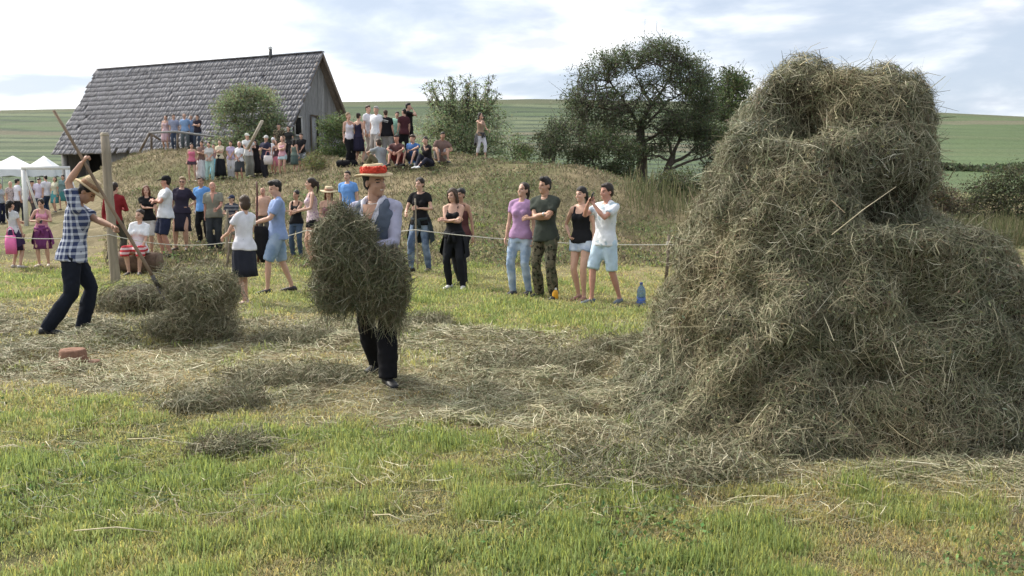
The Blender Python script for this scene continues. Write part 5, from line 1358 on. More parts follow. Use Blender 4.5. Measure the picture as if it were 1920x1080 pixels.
cl = blob_clumps(_r, 1362, 165, 42, 32, 52, 1.5, 34, .62) + blob_clumps(_r, 1345, 225, 45, 40, 52, 1.5, 30, .7)
plant('distant_tree', 'rounded green tree peeping out beside the haystack top', 'tree', tb3, [([tb3, at(1366, 250, 52), at(1362, 175, 52)], .22, .05)], cl, 9000, .085, (0.095, .125, .055), 3)
# --- bushes
def bush(label, px0, px1, py0, py1, Y, n_cl, r, leaf_n, leaf_s, col, seed, name='bush', twigs=0, group=None, aspect=.35, drift=None):
    rng = np.random.default_rng(seed); cx = (px0 + px1) / 2; b = at(cx, py1, Y); b[2] = min(b[2], tz(b[0], Y)) - .05
    cl = []; 
    for _ in range(n_cl):
        v = rng.random(); u = rng.uniform(-1, 1) * math.sqrt(max(0.05, 1 - (v - .35) ** 2 / .5))
        cl.append((at(cx + u * (px1 - px0) / 2 * .92, py1 + (py0 - py1) * (0.08 + .88 * v), Y + rng.uniform(-.8, .8)), r * rng.uniform(.7, 1.25), r * r))
    limbs = [([b, at(cx + k * (px1 - px0) * .12, (py0 + py1) / 2, Y + rng.uniform(-.3, .3)), at(cx + k * (px1 - px0) * .24, py0 + (py1 - py0) * .25, Y + rng.uniform(-.5, .5))], .028, .008) for k in (-1.4, -.5, .3, 1.2)]
    for k in range(twigs):
        tx = rng.uniform(px0 + 5, px1 - 5); e = at(tx, py0 + rng.uniform(-52, 5), Y + rng.uniform(-.5, .5)); s = at(cx + (tx - cx) * .6, py0 + (py1 - py0) * .35, Y)
        limbs.append(([s, (s + e) / 2 + rng.normal(size=3) * .12, e], .014, .006))
        for t in (.5, .65, .8, .95): cl.append((s + (e - s) * t, r * .32, r * r * .10))
    return plant(name, label, 'bush', b, limbs, cl, leaf_n, leaf_s, col, seed, group, 'stem', .012, aspect, drift=drift)
bush('pale green willow bush growing in front of the barn roof', 398, 535, 163, 285, 37.0, 80, .46, 19000, .055, GREEN_L, 11)
bush('green bush against the barn gable beside its door', 596, 652, 215, 298, 39.0, 34, .38, 8000, .05, GREEN_M, 12)
bush('wide feathery bush with bare twigs on top of the bank', 785, 955, 190, 305, 33.5, 85, .46, 20000, .048, (.27, .315, .175), 13, twigs=44)
bush('tall weeds growing on the bank below the barn gable', 573, 610, 285, 345, 31.0, 18, .22, 2600, .04, (0.16, .17, .07), 14, name='weed_clump')
bush('dark rounded shrub at the left foot of the large tree', 1005, 1065, 225, 305, 33.0, 34, .38, 5000, .05, GREEN_D, 15)
bush('dark low shrub under the branches of the large tree', 1065, 1200, 250, 348, 33.0, 60, .40, 11000, .05, (.07, .09, .042), 16)
bush('low shrub at the right foot of the bank beneath the small tree', 1215, 1330, 315, 405, 27.0, 40, .32, 6000, .045, (.09, .105, .05), 17)
bush('dense hedge bush beyond the right flank of the haystack', 1785, 2060, 318, 445, 31.0, 95, .50, 20000, .05, (.085, .095, .05), 18)
bush('small low bush at the far edge of the bank by the woman on the phone', 935, 1000, 255, 300, 38.0, 20, .38, 2600, .05, GREEN_M, 19)
bush('reddish brown bush beside the upper right of the haystack', 1715, 1810, 330, 430, 30.0, 30, .42, 7500, .05, (.13, .115, .07), 20)
# tall dry reeds
def reed_mass(name, label, boxes, n, hgt, cols, seed):
    rng = np.random.default_rng(seed); P = []
    for (px0, px1, Y0, Y1, k) in boxes:
        m = int(n * k); y = rng.uniform(Y0, Y1, m); px = rng.uniform(px0, px1, m); x = (px - 960) / F * y
        P.append(np.stack([x, y, terrain(x, y)], 1))
    P = np.concatenate(P); m = len(P); h = hgt * rng.uniform(.5, 1.15, m)
    ln = .16 if hgt > .5 else .75; D = unit(np.stack([rng.normal(size=m) * ln, rng.normal(size=m) * ln, np.ones(m)], 1))
    c = np.asarray(cols)[rng.integers(0, len(cols), m)] * rng.uniform(.75, 1.25, (m, 1))
    P2 = P + D * h[:, None] * .5
    V, Q, C = strands(P2, D, np.tile([0, -1.0, 0], (m, 1)), h, .022, c, rng, 3, .12, .6)
    o = obj(name, mesh_np(name, V, [Q], [M_LEAF], C)); tag(o, label, 'grass', kind='stuff'); return o
reed_mass('reeds', 'tall dry reeds and grass beyond the haystack', [(1170, 1330, 23, 27, .12), (1700, 2000, 24, 30, 1.0)], 2400, .7, [(.19, .17, .10), (.14, .145, .07), (.10, .115, .052)], 33)
reed_mass('bank_grass', 'long dry grass on the sloping bank', [(195, 1265, 17.0, 33.0, .85), (195, 640, 33.0, 40.0, .25)], 30000, .13, [(.225, .185, .122), (.185, .155, .098), (.12, .132, .062), (.26, .22, .148), (.15, .13, .08)], 34)

# green weed patches on the bank and far hedgerows: leafy masses nobody could count
rng = np.random.default_rng(41); m_ = 30000
y = rng.uniform(16.5, 32, m_); px = rng.uniform(200, 1270, m_); x = (px - 960) / F * y; wn = fbm(xyz(x, y), .5, 3, 37) + .35 * fbm(xyz(x, y), 1.8, 2, 38)
kp = (rng.random(m_) < smooth(.02, .4, wn)); x, y = x[kp], y[kp]; Pw = np.stack([x, y, terrain(x, y) + rng.random(len(x)) ** 1.5 * .22], 1)
v, q, cc = leaves(Pw, .04, (.15, .175, .08), rng, .4, .35); wp = obj('weeds', mesh_np('weeds', v, [q], [M_LEAF], cc)); tag(wp, 'green weeds growing in patches on the dry bank', 'weeds', kind='stuff')
def hedgerow(name, label, pts, h, w_, n, seed, leaf=.22):
    rng = np.random.default_rng(seed); pts = np.array(pts); t = rng.uniform(0, len(pts) - 1, n); i = t.astype(int); f = (t - i)[:, None]
    P = pts[i] * (1 - f) + pts[i + 1] * f; P = P + rng.normal(size=(n, 3)) * [w_, w_, 0]; lum = .55 + .6 * vnoise(P, .25, seed)
    P[:, 2] = terrain(P[:, 0], P[:, 1]) + rng.random(n) * h * np.clip(lum, .15, 1.2)
    v, q, cc = leaves(P, leaf, (.075, .095, .05), rng, .6, .3); o = obj(name, mesh_np(name, v, [q], [M_LEAF], cc)); tag(o, label, 'hedge', kind='stuff')
hedgerow('hedgerow', 'dark hedge line at the foot of the green hillside field', [(x_, 86 + 3 * math.sin(x_ * .1), 0) for x_ in np.linspace(30, 75, 12)], 1.1, .8, 5000, 51)

# ================================================================== HAY
PAL = np.array([.95, .98, 1.0]) * np.array([(.37, .325, .21), (.27, .235, .145), (.215, .195, .115), (.165, .172, .092), (.165, .12, .075), (.52, .47, .34), (.13, .145, .075)])
PW = np.array([.12, .27, .20, .17, .11, .04, .09])
def hay_cols(n, rng, k=1.0, w=None):
    c = PAL[rng.choice(len(PAL), n, p=(PW if w is None else w))]
    return np.clip(c * rng.uniform(.75, 1.2, (n, 1)) * k, .01, .8)
M_CORE = simple('hay_core_shade', (.06, .05, .03), .95, .5, 22, 1.0, detail=8)  # hay colour darkened to paint the shade deep between the strands
# ---- the stack: silhouette of the photo at the depth of its axis
SY = 6.5
lev = [(762, 1140, 1965, 5.02), (715, 1180, 1948, 5.08), (650, 1228, 1922, 5.17), (560, 1264, 1888, 5.28), (500, 1276, 1872, 5.36), (462, 1285, 1850, 5.44), (440, 1292, 1822, 5.52), (420, 1300, 1775, 5.63),
       (395, 1310, 1738, 5.72), (350, 1324, 1726, 5.80), (270, 1354, 1722, 5.88), (215, 1392, 1728, 5.94), (180, 1412, 1732, 6.0), (164, 1424, 1730, 6.08), (150, 1448, 1716, 6.22)]
LZ = np.array([at(0, p, SY)[2] for p, *_ in lev]); LZ[0] = 0.0
LL = np.array([at(l, 500, SY)[0] for _, l, *_ in lev]); LR = np.array([at(r_, 500, SY)[0] for _, _, r_, _ in lev]); LF = np.array([q[3] for q in lev])
LC = np.interp(LZ, [0, 1.3, 2.6], [2.55, 2.42, 2.36]); LB = np.interp(LZ, [0, 1.2, 1.4, 2.6], [8.2, 7.8, 7.3, 6.9])
def stack_pt(th, z):
    l, r_, f, c, bk = [np.interp(z, LZ, q) for q in (LL, LR, LF, LC, LB)]
    co, si = np.cos(th), np.sin(th); e = .86
    fl = np.interp(z, [0, .25, .5, 1.0, 1.4, 1.9, 2.2, 2.5], [4.98, 5.12, 5.24, 5.46, 5.62, 5.82, 5.98, 6.22])   # the left flank runs up without a ledge
    k_ = smooth(-.15, .55, co); f = fl * (1 - k_) + f * k_
    ce = np.sign(co) * np.abs(co) ** e; se = np.sign(si) * np.abs(si) ** e
    x = c + np.where(co > 0, (r_ - c) * ce, (c - l) * ce); y = SY + np.where(si < 0, (SY - f) * se, (bk - SY) * se)
    return np.stack([x, y, z], -1)
# param: v in [0,1] side wall, then the cap
nth, nz_ = 150, 84
vz = np.concatenate([np.linspace(0, LZ[-1], 64), np.full(20, LZ[-1])]); capf = np.concatenate([np.ones(64), np.linspace(.94, 0.0, 20)])
TH, VZ = np.meshgrid(np.linspace(0, 2 * np.pi, nth, endpoint=False), np.arange(nz_))
S = stack_pt(TH.ravel(), vz[VZ.ravel()]).reshape(nz_, nth, 3)
ctop = np.array([2.36, SY, LZ[-1] + .03]); cf = capf[:, None, None]
S = S * cf + ctop * (1 - cf); S[..., 2] += 0.10 * (1 - capf[:, None] ** 2) * 0.3
def grid_normals(S):
    du = np.roll(S, -1, 1) - np.roll(S, 1, 1); dv = np.gradient(S, axis=0)
    n = np.cross(du, dv); return n / (np.linalg.norm(n, axis=-1, keepdims=True) + 1e-9)
Nn_ = grid_normals(S)
disp = 0.06 * fbm(S, 1.9, 3, 51) + 0.17 * np.abs(fbm(S, 2.7, 2, 52)) ** .6 + .10 * np.abs(vnoise(S * [1, 1, .8], 6.0, 53)) ** .7 - .135
pj = proj(S); fr = smooth(0.05, -.3, Nn_[..., 1])
for (dx, dy, rx, ry, dep) in ((1486, 190, 62, 46, .75), (1692, 378, 58, 36, .70), (1735, 560, 45, 55, .20), (1650, 700, 75, 32, .20), (1640, 408, 90, 9, .06), (1540, 520, 40, 30, .10), (1400, 560, 40, 30, .10), (1600, 300, 40, 30, .08), (1850, 700, 60, 70, .10), (1330, 480, 50, 60, .07), (1430, 330, 70, 40, .06)):
    disp = disp - dep * fr * np.exp(-((pj[..., 0] - dx) / rx) ** 2 - ((pj[..., 1] - dy) / ry) ** 2)
for (dx, dy, rx, ry, dep) in ((1478, 135, 62, 22, .16), (1425, 200, 20, 50, .08), (1680, 450, 140, 26, .12), (1500, 600, 120, 50, .07), (1380, 620, 70, 70, .06)):
    disp = disp + dep * np.exp(-((pj[..., 0] - dx) / rx) ** 2 - ((pj[..., 1] - dy) / ry) ** 2)
S = S + Nn_ * disp[..., None]
S[..., 2] = np.maximum(S[..., 2], -.02); S[0, :, 2] = -.03
Nn_ = grid_normals(S)
stack = empty('haystack', (2.45, SY, 0)); tag(stack, 'tall two tiered haystack of loose dry hay', 'haystack'); S0 = np.array([2.45, SY, 0.0])
ii = (np.arange(nz_ - 1)[:, None] * nth + np.arange(nth)[None]).ravel(); jj = (np.arange(nz_ - 1)[:, None] * nth + (np.arange(nth)[None] + 1) % nth).ravel()
Qs = np.stack([ii, jj, jj + nth, ii + nth], 1)
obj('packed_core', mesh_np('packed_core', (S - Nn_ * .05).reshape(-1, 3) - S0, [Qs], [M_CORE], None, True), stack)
def sample_grid(S, Nn_, n, rng, wfun=None):
    A = S[:-1]; B = S[1:]; area = np.linalg.norm(np.cross(np.roll(A, -1, 1) - A, B - A), axis=-1)
    if wfun is not None: area = area * wfun(A, Nn_[:-1])
    p = area.ravel() / area.sum(); k = rng.choice(len(p), n, p=p); r_, c_ = np.divmod(k, S.shape[1]); u, v = rng.random((2, n, 1)); c2 = (c_ + 1) % S.shape[1]
    P = (S[r_, c_] * (1 - u) + S[r_, c2] * u) * (1 - v) + (S[r_ + 1, c_] * (1 - u) + S[r_ + 1, c2] * u) * v
    nn = unit(Nn_[r_, c_] + Nn_[r_ + 1, c2]); return P, nn
def drape(P, nn, rng, down=.5, coh=1.0, seed=60):
    """strand direction in the tangent plane: wisps share a direction, gravity pulls them down"""
    e1 = unit(np.cross(nn, np.array([0, 0, 1.0]) + 1e-3)); e2 = np.cross(nn, e1)
    a = coh * 3.4 * fbm(P, 2.6, 2, seed) + rng.normal(size=len(P)) * .75 + rng.choice([0, np.pi / 2], len(P), p=[1 - down * .0 - .35, .35])
    d = np.cos(a)[:, None] * e2 + np.sin(a)[:, None] * e1
    d[:, 2] -= down * .6 * np.abs(rng.normal(size=len(P))); d = d - nn * (d * nn).sum(1, keepdims=True) * .85
    return unit(d + nn * rng.normal(size=(len(P), 1)) * .16)
rng = np.random.default_rng(77)
def wf(A, N_):
    w_ = np.where(N_[..., 1] > .35, .25, 1.0); q_ = proj(A)
    for (dx, dy, rx, ry) in ((1486, 192, 50, 38), (1692, 380, 50, 30)):      # fewer strands in the two hollows, so the darkened core paints their shade
        w_ = w_ * (1 - .85 * np.exp(-((q_[..., 0] - dx) / rx) ** 2 - ((q_[..., 1] - dy) / ry) ** 2) * (N_[..., 1] < .35))
    return w_
VV = []; QQ = []; CC = []; o_ = 0
for (n, L0, L1, w0, w1, off0, off1, k) in ((72000, .04, .17, .0024, .0046, -.08, .005, .70), (62000, .04, .20, .0022, .0041, -.012, .032, 1.08), (1100, .12, .36, .0025, .0045, .01, .045, 1.25)):  # inner layer coloured darker, painting shade between the outer strands
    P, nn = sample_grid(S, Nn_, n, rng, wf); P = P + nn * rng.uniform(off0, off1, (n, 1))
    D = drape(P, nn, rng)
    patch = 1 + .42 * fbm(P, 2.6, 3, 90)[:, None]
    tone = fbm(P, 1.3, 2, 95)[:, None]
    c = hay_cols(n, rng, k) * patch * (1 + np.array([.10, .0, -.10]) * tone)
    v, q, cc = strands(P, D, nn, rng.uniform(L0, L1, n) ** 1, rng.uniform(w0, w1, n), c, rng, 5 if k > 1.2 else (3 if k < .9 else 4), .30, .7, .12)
    VV.append(v); QQ.append(q + o_); CC.append(cc); o_ += len(v)
# chaff: leaf scraps and seed heads caught between the stalks
n = 22000; P, nn = sample_grid(S, Nn_, n, rng, wf); v, q, cc = leaves(P + nn * rng.uniform(-.04, .03, (n, 1)), .013, (.20, .19, .105), rng, .45, .45)
VV.append(v); QQ.append(q + o_); CC.append(cc); o_ += len(v)
# fringe standing off the outline
n = 1500; P, nn = sample_grid(S, Nn_, n, rng, wf); D = unit(drape(P, nn, rng) * .7 + nn * rng.uniform(.2, 1.0, (n, 1)) + np.array([0, 0, .15]))
v, q, cc = strands(P + D * .06, D, nn, rng.uniform(.10, .34, n), rng.uniform(.003, .006, n), hay_cols(n, rng, 1.0), rng, 4, .35, 1.0, .2); VV.append(v); QQ.append(q + o_); CC.append(cc); o_ += len(v)
sl = obj('loose_strands', mesh_np('loose_strands', np.concatenate(VV) - S0, [np.concatenate(QQ)], [M_STRAW], np.concatenate(CC)), stack); sl['kind'] = 'stuff'
m = MB()
for (a, b) in (((1655, 132, 6.3), (1673, 112, 6.25)), ((1500, 122, 6.3), (1530, 108, 6.2)), ((1780, 335, 6.3), (1792, 318, 6.2)), ((1560, 440, 5.45), (1680, 350, 5.6)), ((1250, 470, 6.4), (1262, 440, 6.4))):
    m.tube([at(*a) - S0, (at(*a) + at(*b)) / 2 - S0 + A3(0, 0, .01), at(*b) - S0], [.0035, .003, .002], 5)
m.build('stalk', simple('pale_stalk', (.55, .48, .32), .8, .2), stack, True)

def hay_lump(name, label, cat, cen, ells, n, seed, k=1.0, fl=.0, Lr=(.10, .34), hang=0, core=True, w=None):
    """lumpy bundle: union of ellipsoids covered and filled with strands"""
    rng = np.random.default_rng(seed); root = empty(name, tuple(cen)); tag(root, label, cat); cen = np.asarray(cen, float)
    m = MB(); VV = []; QQ = []; CC = []; o_ = 0; tot = sum(r[0] * r[2] for _, r in ells)
    for c, r in ells:
        c = np.asarray(c, float) ; r = np.asarray(r, float)
        if core: m.ell(c, r * (.74 - .5 * fl), None, 18, 12)
        q_ = int(n * r[0] * r[2] / tot); u = unit(rng.normal(size=(q_, 3))); rad = rng.uniform(.62, 1.04 + fl, (q_, 1)) * (1 + .22 * fbm(u * r + c + seed, 6, 2, seed)[:, None])
        P = c + u * r * rad; nn = unit(u / r); P[:, 2] = np.maximum(P[:, 2], -cen[2] + .015 + .03 * rng.random(q_))
        D = drape(P, nn, rng, .4, 1.0, seed); D = unit(D + nn * rng.normal(size=(q_, 1)) * (.18 + fl))
        cc = hay_cols(q_, rng, k, w) * (1 + .25 * fbm(P, 4, 2, 5)[:, None])
        v, q, cc = strands(P, D, nn, rng.uniform(*Lr, q_), rng.uniform(.003, .006, q_), cc, rng, 4, .32, .8, .15); VV.append(v); QQ.append(q + o_); CC.append(cc); o_ += len(v)
    if hang:
        c, r = ells[0]; P = np.stack([np.asarray(e[0]) + np.array([rng.uniform(-1, 1) * e[1][0] * .9, rng.uniform(-.6, .6) * e[1][1], -e[1][2] * rng.uniform(.6, 1.15)]) for e in [ells[i] for i in rng.integers(0, len(ells), hang)]])
        D = unit(np.stack([rng.normal(size=hang) * .35, rng.normal(size=hang) * .35, -np.ones(hang)], 1)); v, q, cc = strands(P, D, np.tile([0, -1.0, 0], (hang, 1)), rng.uniform(.12, .38, hang), rng.uniform(.003, .006, hang), hay_cols(hang, rng, k), rng, 4, .35, 1)
        VV.append(v); QQ.append(q + o_); CC.append(cc); o_ += len(v)
    if core:
        V = np.concatenate(m.V); V = V * (1 + .12 * fbm(V + seed, 5, 2, seed)[:, None]); V[:, 2] = np.maximum(V[:, 2], -cen[2] + .005)
        obj('packed_core', mesh_np('packed_core', V, [np.concatenate(m.Q), np.concatenate(m.T)], [M_CORE], None, True), root)
    s_ = obj('loose_strands', mesh_np('loose_strands', np.concatenate(VV), [np.concatenate(QQ)], [M_STRAW], np.concatenate(CC)), root); s_['kind'] = 'stuff'
    return root
cb = at(668, 490, 7.02)
def rel(px, py, Y): return at(px, py, Y) - cb
GW = np.array([.07, .20, .18, .24, .11, .03, .17])
hay_lump('hay_armful', 'big armful of hay hugged by the man in waistcoat', 'hay bundle', cb, [(rel(645, 478, 7.0), (.23, .22, .25)), (rel(632, 445, 7.0), (.17, .18, .16)), (rel(668, 440, 7.0), (.15, .17, .15)), (rel(680, 500, 7.0), (.19, .2, .20)), (rel(625, 540, 7.05), (.17, .18, .19)), (rel(738, 530, 7.02), (.12, .15, .23)), (rel(722, 492, 7.0), (.15, .15, .12)), (rel(668, 548, 7.03), (.12, .14, .12)), (rel(700, 540, 7.05), (.14, .17, .22)), (rel(735, 575, 7.05), (.10, .13, .13)), (rel(640, 400, 7.05), (.08, .10, .07))],
         12000, 101, .85, .16, (.08, .28), 750, w=GW)
ty = 9.2; cbt = at(380, 575, ty)
def rel2(px, py): return at(px, py, ty) - cbt
hay_lump('hay_toss', 'dark ball of hay being tossed by the fork', 'hay bundle', cbt, [(rel2(390, 562), (.26, .26, .28)), (rel2(345, 605), (.26, .24, .14)), (rel2(405, 615), (.22, .24, .12)), (rel2(422, 545), (.13, .15, .17)), (rel2(345, 550), (.17, .16, .17)), (rel2(300, 612), (.2, .2, .08))], 9500, 102, 1.0, .45, (.05, .20), 160)
hay_lump('hay_wisp', 'loose wisp of hay flying beside the fork tines', 'hay bundle', at(318, 520, 9.6), [((0, 0, 0), (.22, .18, .12)), ((.02, 0, -.12), (.16, .15, .1)), ((.15, 0, .02), (.15, .15, .08))], 700, 103, .85, .4, (.06, .24), 0, core=False)
pl = gp(245, 592); pl = np.array([pl[0], pl[1] + .45, 0.0])
hay_lump('hay_pile', 'low grey heap of raked hay behind the fork', 'hay heap', pl + [0, 0, .16], [((0, 0, .0), (.55, .5, .26)), ((-.35, .1, -.05), (.35, .35, .18)), ((.42, -.05, -.02), (.42, .4, .22))], 4600, 104, .95, .05, (.08, .3), 0)

# ---- hay lying on the ground
rng = np.random.default_rng(88)
def ground_pts(n, y0, y1, px0=-80, px1=2000, pw=1.6):
    u = rng.random(n); y = (y0 ** (1 - pw) + u * (y1 ** (1 - pw) - y0 ** (1 - pw))) ** (1 / (1 - pw))
    x = (rng.uniform(px0, px1, n) - 960) / F * y; return x, y
x, y = ground_pts(225000, 4.0, 13.5, -250, 2150, pw=1.15); mk = hay_mask(x, y); lump = fbm(xyz(x, y), .9, 3, 61) + .5 * fbm(xyz(x, y), 2.4, 2, 62)
keep = rng.random(len(x)) < np.maximum(mk * (.22 + .75 * smooth(-.45, .45, lump)), .035 * (y < 9)); x, y, mk, lump = x[keep], y[keep], mk[keep], lump[keep]
n = len(x); hgt = np.where(mk < .1, .035, 0) * rng.random(n) + mk * (.015 + .14 * smooth(.0, .75, lump)) * rng.random(n) ** .6
P = np.stack([x, y, terrain(x, y) + .012 + hgt], 1)
a = 2.6 * fbm(xyz(x, y), 1.2, 2, 63) + rng.normal(size=n) * .8; D = unit(np.stack([np.cos(a), np.sin(a) * .9, rng.normal(size=n) * .16], 1))
up = np.tile([0, 0, 1.0], (n, 1)); c = hay_cols(n, rng, 1.3) * (1 + .35 * fbm(P, .8, 2, 64)[:, None])
v, q, cc = strands(P, D, up, rng.uniform(.06, .27, n), rng.uniform(.003, .006, n) * np.clip(y / 6.5, .8, 1.5), c, rng, 3, .25, .55)
hl = obj('hay_litter', mesh_np('hay_litter', v, [q], [M_STRAW], cc)); tag(hl, 'raked loose hay strewn over the meadow', 'hay', kind='stuff')
# humps of hay: small heaps one can pick out
for i, (px, py, w_, h_, lb) in enumerate(((1215, 880, .62, .07, 'flattened swath of hay trailing left from the haystack'), (405, 762, .30, .10, 'small grey tuft heap of hay on the near grass'), (545, 715, .46, .09, 'low ridge of hay left of the hay carrier'),
      (425, 848, .20, .06, 'little clump of hay lying on the green grass'), (1010, 690, .55, .10, 'low heap of hay between the carrier and the haystack'), (1165, 660, .34, .11, 'dark clump of hay at the left foot of the haystack'), (790, 612, .32, .11, 'clump of hay beside the legs of the carrier'), (560, 640, .4, .10, 'flat heap of hay behind the carrier'))):
    g = gp(px, py); hay_lump('hay_clump', lb, 'hay heap', g + [0, 0, h_ * .4], [((0, 0, 0), (w_, w_ * .7, h_)), ((w_ * .5, .1, -.01), (w_ * .6, w_ * .5, h_ * .8)), ((-w_ * .5, -.05, -.01), (w_ * .6, w_ * .5, h_ * .7))], int(1700 * w_ / .4), 120 + i, 1.0, .35, (.08, .3), 0, core=False)

# ================================================================== GRASS
M_GR, tt, bsdf = new_mat('grass_blade')
at_ = N(tt, 'ShaderNodeAttribute', attribute_type='INSTANCER', attribute_name='tint'); ac = N(tt, 'ShaderNodeAttribute', attribute_name='Col')
rp_ = ramp(tt, at_.outputs['Fac'], [(0.0, (.39, .33, .20)), (.32, (.40, .385, .185)), (.64, (.335, .365, .15)), (1.0, (.235, .30, .105))])
mu = N(tt, 'ShaderNodeMix', data_type='RGBA', blend_type='MULTIPLY'); mu.inputs['Factor'].default_value = 1; tt.links.new(rp_.outputs[0], mu.inputs['A']); tt.links.new(ac.outputs['Color'], mu.inputs['B'])
tt.links.new(mu.outputs['Result'], bsdf.inputs['Base Color']); bsdf.inputs['Roughness'].default_value = .6; bsdf.inputs['Specular IOR Level'].default_value = .3
tr = N(tt, 'ShaderNodeBsdfTranslucent'); tt.links.new(mu.outputs['Result'], tr.inputs['Color']); ms = N(tt, 'ShaderNodeMixShader'); ms.inputs[0].default_value = .5
tt.links.new(bsdf.outputs[0], ms.inputs[1]); tt.links.new(tr.outputs[0], ms.inputs[2]); tt.links.new(ms.outputs[0], tt.nodes['Material Output'].inputs[0])
tufts = bpy.data.collections.new('grass_tufts')
for k in range(10):
    r_ = np.random.default_rng(200 + k); nb = 34; P = np.stack([r_.normal(size=nb) * .05, r_.normal(size=nb) * .05, np.zeros(nb)], 1)
    h = r_.uniform(.018, .052, nb) * (1.2 if k < 3 else .68); D = unit(np.stack([r_.normal(size=nb) * .32, r_.normal(size=nb) * .32, np.ones(nb)], 1))
    tone = r_.uniform(.65, 1.45, (nb, 1)) * np.where(r_.random((nb, 1)) < .22, np.array([[1.3, 1.15, .85]]), np.array([[1, 1, 1.0]]))
    v, q, cc = strands(P + D * h[:, None] * .5, D, np.tile([0, 0, 0.001], (nb, 1)), h, r_.uniform(.004, .0075, nb), tone, r_, 4, .16, 1.0)
    o = bpy.data.objects.new('grass_tuft', mesh_np('grass_tuft', v, [q], [M_GR], cc)); tufts.objects.link(o)
def scatter(name, label, P, rotz, scl, idx, tint, coll):
    me = mesh_pts(name, P, rotz, scl, idx, tint); o = obj(name, me); tag(o, label, 'grass', kind='stuff')
    ng = bpy.data.node_groups.new('scatter', 'GeometryNodeTree'); ng.interface.new_socket('Geometry', in_out='INPUT', socket_type='NodeSocketGeometry'); ng.interface.new_socket('Geometry', in_out='OUTPUT', socket_type='NodeSocketGeometry')
    gi = ng.nodes.new('NodeGroupInput'); go = ng.nodes.new('NodeGroupOutput'); ci = ng.nodes.new('GeometryNodeCollectionInfo'); ci.inputs['Collection'].default_value = coll; ci.inputs['Separate Children'].default_value = True; ci.inputs['Reset Children'].default_value = True
    ip = ng.nodes.new('GeometryNodeInstanceOnPoints'); ip.inputs['Pick Instance'].default_value = True
    def na(nm, t):
        n_ = ng.nodes.new('GeometryNodeInputNamedAttribute'); n_.data_type = t; n_.inputs['Name'].default_value = nm; return [s_ for s_ in n_.outputs if s_.enabled][0]
    er = ng.nodes.new('FunctionNodeEulerToRotation'); ng.links.new(na('rot', 'FLOAT_VECTOR'), er.inputs[0])
    ng.links.new(gi.outputs[0], ip.inputs['Points']); ng.links.new(ci.outputs[0], ip.inputs['Instance']); ng.links.new(na('idx', 'INT'), ip.inputs['Instance Index']); ng.links.new(er.outputs[0], ip.inputs['Rotation']); ng.links.new(na('scl', 'FLOAT_VECTOR'), ip.inputs['Scale'])
    ng.links.new(ip.outputs[0], go.inputs[0]); md = o.modifiers.new('scatter', 'NODES'); md.node_group = ng; return o
def mesh_pts(name, P, rotz, scl, idx, tint):
    me = bpy.data.meshes.new(name); me.vertices.add(len(P)); me.vertices.foreach_set('co', P.astype(np.float32).ravel())
    a = me.attributes.new('rot', 'FLOAT_VECTOR', 'POINT'); a.data.foreach_set('vector', rotz.astype(np.float32).ravel())
    a = me.attributes.new('scl', 'FLOAT_VECTOR', 'POINT'); a.data.foreach_set('vector', scl.astype(np.float32).ravel())
    a = me.attributes.new('idx', 'INT', 'POINT'); a.data.foreach_set('value', idx.astype(np.int32))
    a = me.attributes.new('tint', 'FLOAT', 'POINT'); a.data.foreach_set('value', tint.astype(np.float32)); return me
rng = np.random.default_rng(99)
x, y = ground_pts(60000, 2.8, 22.0, -330, 2250, pw=1.35)
hm2 = hay_mask(x, y); p = xyz(x, y)
gr = fbm(p, .45, 3, 31); g2 = fbm(p, 2.2, 2, 70)
keep = rng.random(len(x)) < (1 - .82 * hm2) * (1 - .7 * smooth(15.5, 19, y)) * np.clip(.70 + .6 * g2 + .9 * fbm(p, 6.0, 2, 72), .06, 1)
inside = ((x - 2.5) / 1.7) ** 2 + ((y - 6.5) / 1.6) ** 2 < 1
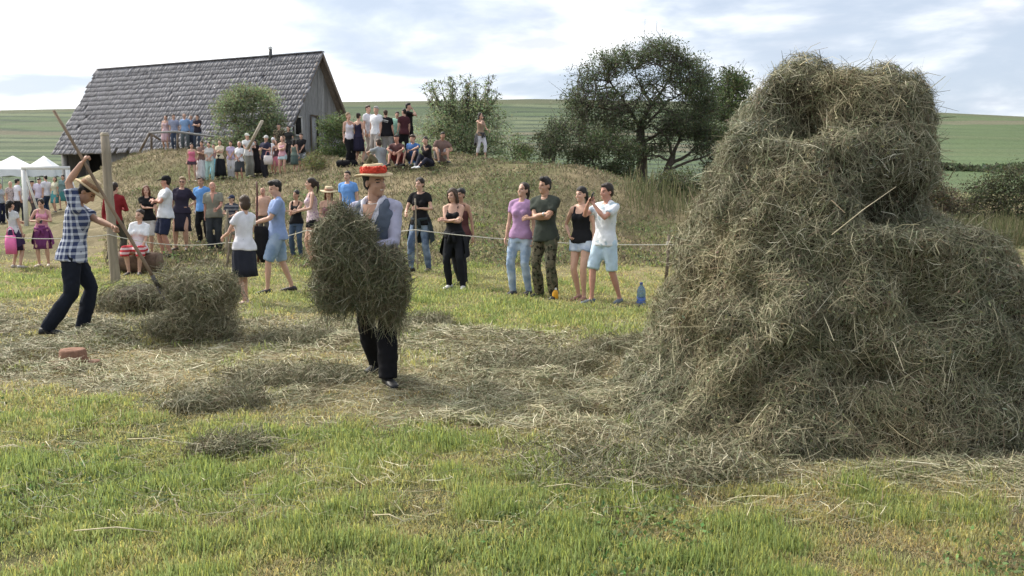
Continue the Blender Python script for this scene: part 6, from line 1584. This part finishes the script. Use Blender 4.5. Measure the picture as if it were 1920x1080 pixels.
keep &= ~inside; x, y, gr, g2, hm2 = x[keep], y[keep], gr[keep], g2[keep], hm2[keep]; n = len(x)
g3 = fbm(xyz(x, y), 5.0, 2, 71); tint = np.clip(.51 - .5 * gr + .45 * g2 + .65 * g3 + .22 * rng.normal(size=n) - .3 * hm2, 0, 1)
sc_ = np.clip(y / 5.5, .85, 2.4); sz = np.clip(.78 + .45 * g2 + .7 * g3 + .35 * smooth(.5, .9, tint) + .12 * rng.normal(size=n), .45, 1.9)
scl = np.stack([sc_ * .9, sc_ * .9, sz * np.clip(y / 8, .95, 1.25)], 1)
rot = np.stack([rng.normal(size=n) * .12, rng.normal(size=n) * .12, rng.uniform(0, 6.28, n)], 1)
scatter('grass', 'short mown grass of the meadow', np.stack([x, y, terrain(x, y) - .004], 1), rot, scl, rng.integers(0, 10, n), tint, tufts)
# long single stalks on the near grass
m = MB()
for (a, b) in (((0, 853), (50, 858)), ((240, 838), (345, 848)), ((140, 1015), (300, 1020)), ((460, 840), (560, 842)), ((1020, 930), (1110, 935)), ((700, 985), (760, 1000))):
    A = gp(*a) + [0, 0, .05]; B = gp(*b) + [0, 0, .055]; m.tube([A, (A + B) / 2 + [0, 0, .02], B], [.003, .0035, .002], 5)
so2 = m.build('fallen_stalks', simple('pale_stalk', (.55, .48, .32), .8, .2), None, True); tag(so2, 'single pale stalks lying on the near grass', 'hay', kind='stuff')

# clover and plantain leaves between the stubble
rng = np.random.default_rng(123); x, y = ground_pts(26000, 3.2, 9.0, -100, 2020, pw=1.6); wn = fbm(xyz(x, y), 1.6, 3, 141); kp = (rng.random(len(x)) < smooth(.0, .45, wn)) & (hay_mask(x, y) < .4); x, y = x[kp], y[kp]
v, q, cc = leaves(np.stack([x, y, terrain(x, y) + .012 + .03 * rng.random(len(x))], 1), .014, (.14, .20, .07), rng, .6, .3, up=2.5)
cv = obj('clover', mesh_np('clover', v, [q], [M_LEAF], cc)); tag(cv, 'small clover leaves scattered in the near grass', 'weeds', kind='stuff')
